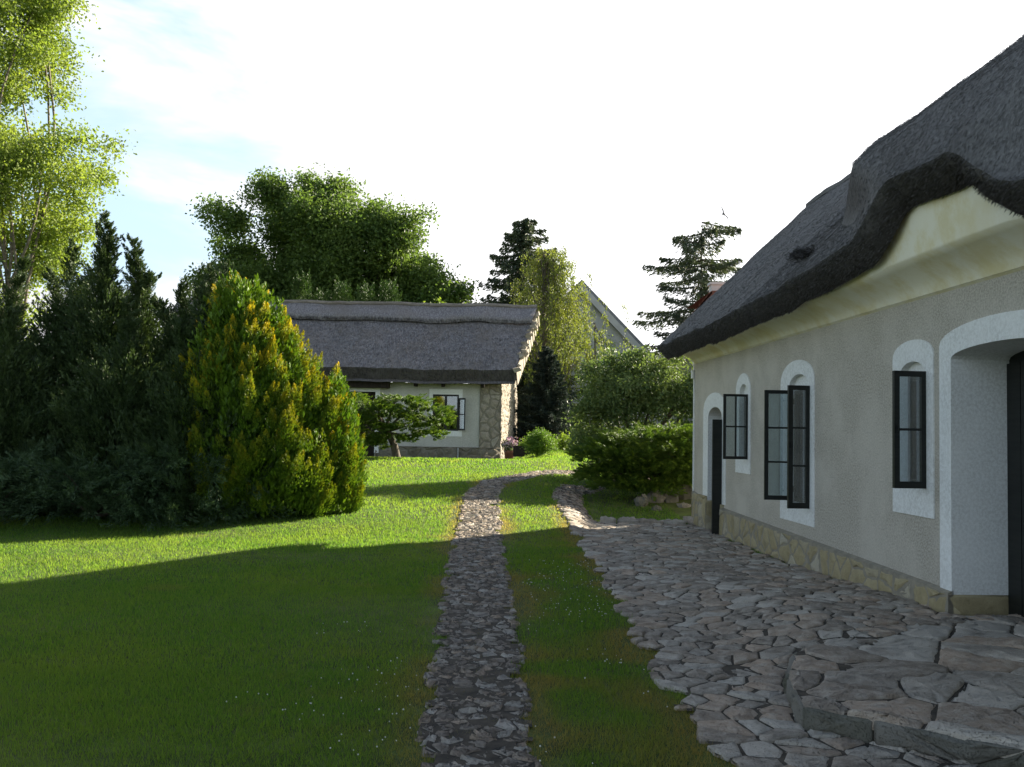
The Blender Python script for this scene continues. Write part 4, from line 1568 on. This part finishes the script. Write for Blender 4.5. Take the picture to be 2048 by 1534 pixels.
def tiered(name, loc, label, pads, mat, stem, dens=120, flat=.9, qa=.10, qb=.022, per=44, skirt=0):
    """juniper of flat layered pads on a short leaning stem"""
    root = thing(name, loc, label, 'shrub')
    mb, tb_ = MB(), MB()
    tb_.tube(stem, np.linspace(.13, .05, len(stem)), 7)
    top = np.array(stem[-1])
    for x, y, z, rx in pads:
        k_ = int(dens * rx)
        az = rng.uniform(0, 2 * np.pi, k_)
        rr = rx * np.sqrt(rng.random(k_))
        p = np.stack([x + rr * np.cos(az), y + rr * np.sin(az) * flat, z + rng.normal(0, .035, k_) - .24 * (rr / rx) ** 2 * rng.random(k_)], -1)
        d = np.stack([np.cos(az), np.sin(az), rng.normal(.18, .2, k_)], -1)
        L = rng.uniform(.22, .42, k_) * (.6 + .5 * rx)
        plume(mb, p, d, L, L * .2, per, qa, qb, rng.random(k_) * .9, .2)
        tb_.tube([top * np.array([.3, .3, 1]) * .6, (x * .5, y * .5, z - .1), (x, y, z)], [.045, .03, .012], 5)
    mb.build('foliage', mat, root, smooth=False)
    tb_.build('stem', M['bark'], root, attr=False)
    return root


F_tjun = mat_foliage('layered_juniper', (.034, .080, .012), (.085, .155, .020), tip=(.19, .27, .03), trans=.32)
tiered('tiered_juniper', (-3.5, 27.2, float(terrain(-3.5, 27.2))), 'flat-tiered green juniper with layered pads in front of the cream cottage wall',
       [(-1.25, .1, 1.70, .62), (-.45, -.2, 1.46, .75), (.45, .1, 1.66, .66), (1.15, -.1, 1.44, .52), (-1.1, -.2, 1.22, .66), (.1, .2, 1.22, .75), (1.35, .1, 1.12, .42),
        (-.6, 0, .95, .66), (.65, -.2, .92, .6), (1.2, 0, .74, .36), (.1, 0, .62, .55), (-1.1, .1, .78, .5), (-.5, 0, .5, .4)], F_tjun,
       [(.35, 0, -.1), (.25, 0, .35), (.05, 0, .75), (-.2, 0, 1.2)])
tiered('rock_juniper', (2.98, 20.5, float(terrain(2.98, 20.5))), 'wide low spreading green juniper over the rocks by the house corner',
       [(-.85, .1, 1.12, .5), (-.3, -.2, 1.30, .62), (.4, .1, 1.40, .65), (1.0, 0, 1.28, .52), (-1.15, 0, .92, .42), (-.55, -.4, .98, .6), (.3, -.4, 1.08, .7), (1.0, -.3, .98, .55),
        (-.2, -.3, .72, .65), (.65, -.4, .74, .65), (-.75, -.1, .62, .5), (.1, -.1, .48, .5), (1.2, 0, .6, .4), (-.75, -.35, .34, .48), (-.1, -.4, .30, .5), (.55, -.35, .40, .45), (-1.1, -.1, .55, .4)], F_tjun,
       [(.1, .1, -.1), (.05, 0, .3), (0, 0, .7), (.1, 0, 1.1)], dens=230, qa=.075, qb=.016, per=52)


def spruce(name, loc, H, R, label, mat, levels, power=.8, top=0.0, droop=.25, hang=.35, start=.06, per=7, nl=60, qa=.16, qb=.03, extra=()):
    """conifer: trunk, whorls of drooping branches, needle sprays hanging below them"""
    root = thing(name, loc, label, 'tree')
    tb_, mb = MB(), MB()
    tb_.tube([(0, 0, -.1), (0, 0, H * .5), (0, 0, H * .985)], [H * .018, H * .011, .02], 8)
    for i in range(levels):
        f = i / (levels - 1)
        z = H * (start + (1 - start) * f) * .985
        Lb = R * (top + (1 - top) * (1 - f) ** power) + .12
        k = max(4, int(per * (1 - .35 * f)))
        a0 = rng.uniform(0, 6.28)
        for j in range(k):
            az = a0 + 2 * np.pi * j / k + rng.normal(0, .2)
            Lx = Lb * rng.uniform(.72, 1.12)
            zj = z + rng.normal(0, .3 * H / levels)
            s = np.linspace(0, 1, 9)
            dirv = np.array([np.cos(az), np.sin(az), 0])
            zz = zj + Lx * (.18 * f - droop * s * (1 - .75 * s * s))
            pt = dirv * (Lx * s)[:, None] + np.column_stack([0 * s, 0 * s, zz])
            tb_.tube(pt[::2], np.linspace(.05, .012, 5) * H / 12, 4)
            n = int(nl * (.35 + Lx / R))
            q = rng.random(n) ** .8
            c = np.stack([np.interp(q, s, pt[:, m_]) for m_ in range(3)], -1)
            lat = np.cross(dirv, [0, 0, 1])
            sd_ = rng.normal(0, 1, n) * Lx * .16 * (1.1 - q)
            hg = -np.abs(rng.normal(0, 1, n)) * hang * (.4 + .6 * (1 - q))
            c = c + lat * sd_[:, None] + np.column_stack([0 * hg, 0 * hg, hg + .04])
            ax = dirv * rng.uniform(.2, 1.0, n)[:, None] + lat * (np.sign(sd_) * rng.uniform(0, .8, n))[:, None] + np.column_stack([0 * q, 0 * q, rng.normal(-.45 if hang > .2 else -.05, .3, n)])
            mb.leaves(c, ax, qa * rng.uniform(.7, 1.3, n), qb * rng.uniform(.8, 1.3, n), rng.random(n))
    n = 160
    c = np.column_stack([rng.normal(0, .08, (n, 2)), H * (.93 + .08 * rng.random(n))])
    mb.leaves(c, rng.normal(0, .5, (n, 3)) + np.array([0, 0, .8]), qa, qb)
    tb_.build('trunk', M['bark'], root, attr=False)
    mb.build('crown', mat, root, smooth=False)
    return root


spruce('spruce', (.55, 52, .9), 11.9, 4.3, 'tall pointed dark spruce behind the weeping birch', F_spruce, 26, .62, .14, .22, .34, nl=210, qa=.30, qb=.075, per=10)
spruce('spruce', (12.0, 62, 1.0), 13.1, 5.2, 'broad dark spruce with long flat branches above the thatched eave', F_spruce, 12, .55, .45, .10, .48, nl=300, qa=.36, qb=.085, per=10)
spruce('blue_spruce', (1.42, 39.6, 1.1), 3.85, 1.5, 'small dense blue-green spruce right of the stone gable end', F_blue, 18, .8, .08, .20, .16, nl=260, qa=.14, qb=.035, per=11)

# walnut behind the cottage: lumps (x, y, z, r) around the trunk foot
rng = np.random.default_rng(11)
wl = [(q[0], rng.uniform(-1.9, 1.9), q[1], q[2]) for q in (
    (-3.1, 12.9, 1.0), (-.2, 12.9, 1.15), (1.8, 11.9, 1.0), (3.8, 11.2, .8), (-5.0, 11.3, 1.0), (-2.6, 11.0, 1.6), (.2, 10.9, 1.8), (2.4, 10.2, 1.5),
    (-5.4, 9.2, 1.2), (-3.2, 8.6, 1.7), (-.6, 8.3, 1.9), (1.9, 8.2, 1.7), (4.2, 9.0, 1.2), (5.0, 8.0, 1.0), (6.3, 7.6, .9), (5.6, 6.6, 1.0),
    (-6.0, 7.2, 1.2), (4.2, 6.8, 1.3), (-3.8, 6.4, 1.5), (-1.0, 6.0, 1.6), (-2.0, 9.6, 1.5), (.8, 9.4, 1.6), (-4.4, 7.6, 1.3), (3.0, 7.4, 1.4), (-2.2, 7.2, 1.6), (.3, 7.0, 1.6), (-1.6, 12.0, 1.3), (.8, 11.9, 1.1), (-3.0, 11.9, 1.1), (2.8, 11.0, 1.1), (-.6, 11.4, 1.5), (4.6, 7.6, 1.2), (-5.2, 8.2, 1.2), (-5.4, 10.2, 1.1), (3.4, 9.4, 1.2), (5.6, 7.2, .9), (-7.2, 7.0, .9), (-7.0, 6.0, 1.0), (1.2, 5.8, 1.4))]
wl = [q for (x, y, z, r_) in wl for q in [(x, y, z, r_ * 1.08)] + [(x + rng.normal(0, .62) * r_, y + rng.normal(0, .6) * r_, z + rng.normal(.1, .55) * r_, r_ * rng.uniform(.3, .55)) for _ in range(3)]]
make_tree('walnut_tree', (-9.2, 50, .5), wl, 'large round-crowned broadleaf tree rising behind the cottage roof', 'tree', F_walnut, M['bark'], 4600, 46, .19, .10, .36, 4.5, .24)
yl = [(-1.3, 0, 5.8, 1.0), (-.2, .3, 6.3, .95), (.8, 0, 6.0, .8), (1.7, .2, 6.3, .6), (0, 0, 4.8, 1.2)]
make_tree('young_tree', (-3.8, 45, .5), yl, 'bright green young tree showing over the right half of the cottage ridge', 'tree', F_young, M['bark'], 170, 55, .17, .09, .24, 3.0, .1)
for x, h, lab in ((-9.25, 8.45, 'leftmost green columnar arborvitae above the cottage ridge'), (-8.35, 7.7, 'short columnar arborvitae second from the left above the ridge'),
                  (-7.55, 8.15, 'columnar arborvitae in the middle of the row above the ridge'), (-6.45, 8.0, 'columnar arborvitae second from the right above the ridge'),
                  (-5.45, 8.3, 'rightmost green columnar arborvitae above the cottage ridge')):
    mb = MB()
    p, o, zz = egg(420, h - .9, .62, .5, low=.35)
    d = np.array([0, 0, 1.0]) + o * .3 + rng.normal(0, .1, p.shape)
    L = rng.uniform(.5, .9, len(p))
    plume(mb, p - d * .2, d, L, L * .19, 60, .11, .04, 0 * L)
    o_ = mb.build('columnar_arborvitae', F_thujag, smooth=False)
    o_.location = (x, 42.5, .5)
    tag(o_, lab, 'shrub', 'columnar arborvitae behind the cottage roof')
    tr_ = MB().tube([(0, 0, -.1), (0, 0, h * .6)], [.08, .04], 6).build('stem', M['bark'], o_, attr=False)

# birch at the left edge, sunlit
bl = [(q[0], rng.uniform(-1.4, 1.4), q[1], q[2]) for q in (
    (-.6, 12.9, 1.1), (.4, 11.8, .8), (1.0, 11.7, .45), (.3, 10.9, .75), (.15, 11.4, .7), (.4, 12.4, .6), (.7, 10.1, .5), (.75, 9.4, .4), (-.7, 11.0, 1.1), (.1, 10.4, .75), (-.9, 9.6, 1.1), (-.1, 9.2, .6), (-.9, 8.2, .9),
    (1.45, 8.0, .55), (2.0, 8.2, .35), (1.75, 7.4, .55), (1.0, 7.3, .9), (1.8, 6.6, .75), (.2, 6.7, 1.0), (-.6, 7.2, 1.1), (.6, 5.8, .9), (1.6, 5.8, .5), (-.4, 5.5, 1.0), (-.8, 4.4, 1.0), (.3, 5.1, .8), (.9, 5.0, .6), (-.2, 6.2, .9), (.5, 6.3, .8), (-.7, 10.4, .9), (-.7, 11.9, .9),
    (-1.9, 6, 1.3), (-2, 8.5, 1.4), (-1.8, 11, 1.4), (-.1, 3.6, .8), (-1.2, 13.8, 1.0))]
make_tree('birch', (-12.7, 24.5, .75), bl, 'tall birch with sunlit yellow-green leaves and pale limbs at the left edge', 'tree', F_birch, M['birchbark'], 1700, 56, .095, .056, .24, 4.2, .042, twigs=200)

# weeping birch: hanging strands
wbo = thing('weeping_birch', (1.5, 46, .95), 'pale green weeping birch with hanging twigs beside the spruce', 'tree')
mb, tb_ = MB(), MB()
tb_.tube([(0, 0, -.1), (.1, 0, 3), (-.1, 0, 6), (-.15, 0, 9.2)], [.17, .13, .08, .02], 8)
for i in range(330):
    t = rng.random()
    z0 = 3.6 + 5.7 * t ** .8
    half = 2.2 * (1 - ((z0 - 3.6) / 6.2) ** 1.7) + .35
    x0, y0 = rng.normal(.25, .55) * half, rng.normal(0, .5) * half
    if x0 < -1.7:
        x0 *= .6
    ln = min(rng.uniform(.9, 3.2), z0 - .8)
    s = np.linspace(0, 1, 8)
    pt = np.stack([x0 + .35 * np.sign(x0) * s * (1 - s) * 2 + .08 * np.sin(s * 5 + i), y0 + 0 * s, z0 + .25 * np.sin(s * 3.1) - ln * s ** 1.4], -1)
    tb_.tube(pt[::2], np.linspace(.012, .005, 4), 3)
    n = int(26 + 20 * ln)
    q = rng.random(n)
    c = np.stack([np.interp(q, s, pt[:, m_]) for m_ in range(3)], -1) + rng.normal(0, .07, (n, 3))
    mb.leaves(c, rng.normal(0, .5, (n, 3)) + np.array([0, 0, -1.0]), .12 * rng.uniform(.7, 1.2, n), .055, rng.random(n))
    if i % 5 == 0:
        zt = z0 - .6
        tb_.tube([(0 - .1 * zt / 9, 0, max(zt - abs(x0), 1.2)), (x0 * .6, y0 * .6, z0 + .05), (x0, y0, z0)], [.05, .03, .012], 5)
tb_.build('trunk', M['birchbark'], wbo, attr=False)
mb.build('crown', F_wbirch, wbo, smooth=False)

# slim birch with a thin pale trunk before the grey gable
sl = [(0, 0, 4.4, .5), (.35, 0, 5.3, .4), (.9, .2, 4.9, .4), (-.4, 0, 5.0, .35), (1.2, 0, 4.2, .35), (.4, 0, 3.6, .5)]
make_tree('slim_birch', (4.15, 50, 1.0), sl, 'slim young birch with thin pale trunk before the grey gable', 'tree', F_birch, M['birchbark'], 46, 30, .10, .055, .25, 6.2, .055, twigs=40)

# leafy shrub behind the house corner
sh = [(q[0], rng.uniform(-.4, .4), q[1], q[2]) for q in (
    (-.9, .9, .55), (-.3, .8, .6), (.6, .8, .7), (1.5, .8, .7), (-.85, 1.7, .5), (-.2, 1.9, .65), (.6, 2.0, .7), (1.5, 1.9, .65), (-.6, 2.4, .42), (.1, 2.6, .45), (.8, 2.55, .45), (1.6, 2.4, .4),
    (-.95, 2.55, .2), (-.5, 2.85, .18), (.3, 2.95, .18), (1.1, 2.9, .2), (2.1, 1.1, .5), (2.5, .8, .6), (2.7, 1.4, .55), (3.1, .9, .7), (3.3, 1.75, .55), (3.8, 1.0, .7), (4.1, 1.75, .55), (4.6, 1.0, .65))] + [(2.9, -1.0, 1.35, .6), (3.6, -1.2, 1.55, .6), (3.2, -.9, .8, .7), (4.2, -1.5, 1.6, .65), (4.2, -1.3, .9, .7)]  # right-hand lumps are unseen behind the house, added to shade rockery and kerb
sh = [(x, y - (min(2.6, max(0, x - 1.4) * 2.2) if y > -.5 else 0), z, r_) for x, y, z, r_ in sh]
make_tree('leafy_shrub', (2.8, 23.2, float(terrain(2.8, 23.2))), sh, 'large loose green shrub between the blue spruce and the house corner', 'shrub', F_shrub, M['bark'], 1900, 56, .085, .042, .14, .3, .05, twigs=160)
rbm, _ = lump_crown([(0, 0, .38, .40), (.05, 0, .5, .36), (-.12, .1, .35, .36), (.15, -.1, .3, .34)], 220, 40, .06, .03, .08)
o_ = rbm.build('round_bush', F_round, smooth=False)
o_.location = (.88, 29.5, float(terrain(.88, 29.5)))
tag(o_, 'small clipped round bright green bush right of the stone gable', 'shrub')
for x, y, r, lab in ((1.9, 33.5, .42, 'little pale green perennial clump right of the round bush'), (2.9, 33.0, .55, 'larger loose perennial clump at the edge of the bright juniper')):
    pm_, _ = lump_crown([(0, 0, .25, r * .8), (.3, 0, .2, r * .6), (-.3, .1, .18, r * .6)], 60, 30, .10, .035, .10)
    o_ = pm_.build('perennial_clump', F_young if r < .5 else F_shrub, smooth=False)
    o_.location = (x, y, float(terrain(x, y)))
    tag(o_, lab, 'plant')

# ------------------------------------------------------------------ rocks under the bright juniper
def rock(loc, s, label):
    n1, n2 = 13, 9
    th = np.linspace(0, 2 * np.pi, n1)
    ph = np.linspace(0, np.pi, n2)
    R = 1 + .55 * (hnoise(np.cos(th)[None] * 2 + 7 + loc[0] * 9, ph[:, None] * 1.6 + np.sin(th)[None] * 1.5 + loc[1] * 5, 71, 1.0) - .5)
    P = np.stack([s[0] * R * np.sin(ph)[:, None] * np.cos(th)[None], s[1] * R * np.sin(ph)[:, None] * np.sin(th)[None], s[2] * R * np.cos(ph)[:, None] * np.ones(n1)], -1)
    P = np.round(P / (max(s) * .42)) * (max(s) * .42) * .5 + P * .5
    P[1:-1, :-1] += rng.normal(0, max(s) * .07, P[1:-1, :-1].shape)
    P[:, -1] = P[:, 0]
    o_ = MB().grid(P, rng.random()).build('rock', M['mossy'], smooth=False)
    o_.location = loc
    return tag(o_, label, 'rock', 'rocks of the little rockery')


for x, y, s, lab in ((2.62, 19.5, (.22, .18, .22), 'pinkish rock at the front left of the rockery'), (2.95, 19.9, (.26, .2, .28), 'grey rock leaning behind the juniper stem'),
                     (3.28, 20.0, (.24, .2, .26), 'pale rock third from the left in the rockery'), (3.6, 20.4, (.34, .25, .34), 'largest rock near the house corner'),
                     (2.85, 19.0, (.16, .12, .10), 'small flat rock lying in front of the rockery'), (3.45, 19.4, (.18, .14, .09), 'small pale rock before the largest one')):
    s = tuple(q * .68 for q in s)
    rock((x, y, float(terrain(x, y)) + s[2] * .35), s, lab)

# ------------------------------------------------------------------ background houses
gh = thing('gable_house', (3.9, 56, 1.0), 'grey rendered house with steep gable behind the weeping birch', 'house')
PK, HW, EV = 9.15, 5.6, 3.4
hb = MB()
hb.add([(-HW, 0, 0), (HW, 0, 0), (HW, 0, EV), (0, 0, PK), (-HW, 0, EV)], [(0, 1, 2, 3, 4)])
hb.add([(-HW, 0, 0), (-HW, 9, 0), (-HW, 9, EV), (-HW, 0, EV)], [(0, 1, 2, 3)]).add([(HW, 0, 0), (HW, 9, 0), (HW, 9, EV), (HW, 0, EV)], [(0, 1, 2, 3)])
hb.build('wall', M['greywall'], gh, smooth=False, attr=False)
rf = MB()
for s in (-1, 1):
    d_ = np.array([s * HW, 0, EV - PK]) * 1.06
    for a, b in ((0.0, .16),):
        top0, top1 = np.array([0, -.35, PK + .22]), np.array([0, -.35, PK + .22]) + d_
        back = np.array([0, 9.6, 0])
        dn = np.array([0, 0, -.24])
        v = [top0, top1, top1 + back, top0 + back, top0 + dn, top1 + dn, top1 + back + dn, top0 + back + dn]
        rf.add(v, [(0, 1, 2, 3), (4, 7, 6, 5), (0, 4, 5, 1), (1, 5, 6, 2), (2, 6, 7, 3)])
rfo = rf.build('roof', M['slate'], gh, smooth=False, attr=False)
vb = MB()
for s in (-1, 1):
    d_ = np.array([s * HW, 0, EV - PK]) * 1.06
    a = np.array([0, -.37, PK - .02])
    vb.add([a, a + d_, a + d_ + (0, 0, -.5), a + (0, 0, -.5), a + (0, .3, 0), a + d_ + (0, .3, 0), a + d_ + (0, .3, -.5), a + (0, .3, -.5)],
           [(0, 1, 2, 3), (3, 2, 6, 7), (1, 5, 6, 2)])
vb.build('bargeboard', M['greywall'], rfo, smooth=False, attr=False)

rh = thing('red_roofed_house', (13.42, 53, 1.0), 'house with red tiled roof and chimney glimpsed above the thatched eave', 'house')
hb = MB().box((-3.6, 0, 0), (4.6, 7, 5.2))
hb.build('wall', M['greywall'], rh, smooth=False, attr=False)
rt = MB()
e0, r0_ = np.array([-5.2, -.4, 5.35]), np.array([-2.65, -.4, 8.40])
BK = np.array([1.5, 7.8, 0])
for k_ in range(14):                                        # tile courses up the hip slope
    a = e0 + (r0_ - e0) * k_ / 14
    b = e0 + (r0_ - e0) * (k_ + 1) / 14
    rt.add([a + (0, 0, .06), b + (0, 0, .0), b + BK, a + BK + (0, 0, .06), a + (0, 0, -.16), a + BK + (0, 0, -.16), b + (0, 0, -.16)], [(0, 1, 2, 3), (0, 3, 5, 4), (0, 4, 6, 1)])
rt.add([r0_, r0_ + (5.5, 0, 0), r0_ + (7.75, 0, -3.72), e0], [(0, 1, 2, 3)])
rt.add([r0_, r0_ + (5.5, 0, 0), r0_ + (5.5, 7.8, 0), r0_ + (0, 7.8, 0)], [(0, 1, 2, 3)])
rt.add([r0_ + (5.5, 0, 0), r0_ + (7.75, 0, -3.72), r0_ + (7.75, 7.8, -3.72), r0_ + (5.5, 7.8, 0)], [(0, 1, 2, 3)])
rto = rt.build('roof', M['tile'], rh, smooth=False, attr=False)
MB().box((-2.2, 2.0, 8.0), (-1.5, 2.7, 9.1)).box((-2.28, 1.92, 9.1), (-1.42, 2.78, 9.25)).build('chimney', M['greywall'], rto, smooth=False, attr=False)

# ------------------------------------------------------------------ small things
pt_ = thing('flower_pot', (-.05, 32.9, float(terrain(-.05, 32.9))), 'clay pot of pink flowers at the foot of the stone gable', 'flower pot')
mb = MB()
zs_, rs_ = np.array([0, .02, .25, .34, .34, .27]), np.array([.10, .13, .17, .20, .17, .15])
th = np.linspace(0, 2 * np.pi, 15)
mb.grid(np.stack([np.outer(rs_, np.cos(th)), np.outer(rs_, np.sin(th)), np.outer(zs_, np.ones(15))], -1))
mb.build('pot', M['clay'], pt_, attr=False)
lf, _ = lump_crown([(0, 0, .48, .2)], 30, 20, .07, .035, .07)
lf.build('leaves', F_shrub, pt_, smooth=False)
pf, _ = lump_crown([(0, 0, .54, .17)], 46, 16, .07, .06, .08)
pf.build('flowers', M['petal'], pt_, smooth=False)
tg = thing('planter_box', (.42, 31.5, float(terrain(.42, 31.5))), 'low brown wooden planter box beside the round bush', 'planter')
MB().box((-.35, -.2, 0), (.35, -.16, .34)).box((-.35, .16, 0), (.35, .2, .34)).box((-.35, -.16, 0), (-.31, .16, .34)).box((.31, -.16, 0), (.35, .16, .34)).box((-.31, -.16, .0), (.31, .16, .28)).build('box', M['beam'], tg, smooth=False, attr=False)
lf, _ = lump_crown([(0, 0, .40, .15)], 26, 18, .08, .035, .08)
lf.build('plants', F_young, tg, smooth=False)

# swallow gliding in the sky
bd = MB()
prof = np.array([(-.17, .0), (-.14, .022), (-.08, .038), (0, .045), (.08, .03), (.16, .012), (.2, .004)])
th = np.linspace(0, 2 * np.pi, 9)
P = np.stack([np.outer(prof[:, 1], np.cos(th)), np.repeat(prof[:, :1], 9, 1), np.outer(prof[:, 1], np.sin(th)) * .85], -1)
bd.grid(P)
for s in (-1, 1):
    W3 = np.array([[(s * .03, -.07, .01), (s * .03, .05, .0)], [(s * .14, -.10, .05), (s * .14, .01, .045)], [(s * .26, -.05, .07), (s * .27, .02, .066)], [(s * .42, .10, .05), (s * .425, .115, .05)]], float)
    bd.grid(W3)
    bd.grid(W3 + np.array([0, 0, -.008]), flip=True)
    bd.add([(0, .15, .004), (s * .03, .17, .0), (s * .07, .32, .0), (s * .01, .2, .0)], [(0, 1, 2, 3)])
b_ = bd.build('swallow', M['feather'], attr=False)
b_.location = (8.64, 40, 10.73)
b_.rotation_euler = (math.radians(20), math.radians(52), math.radians(25))
tag(b_, 'small dark swallow gliding in the white sky', 'bird')
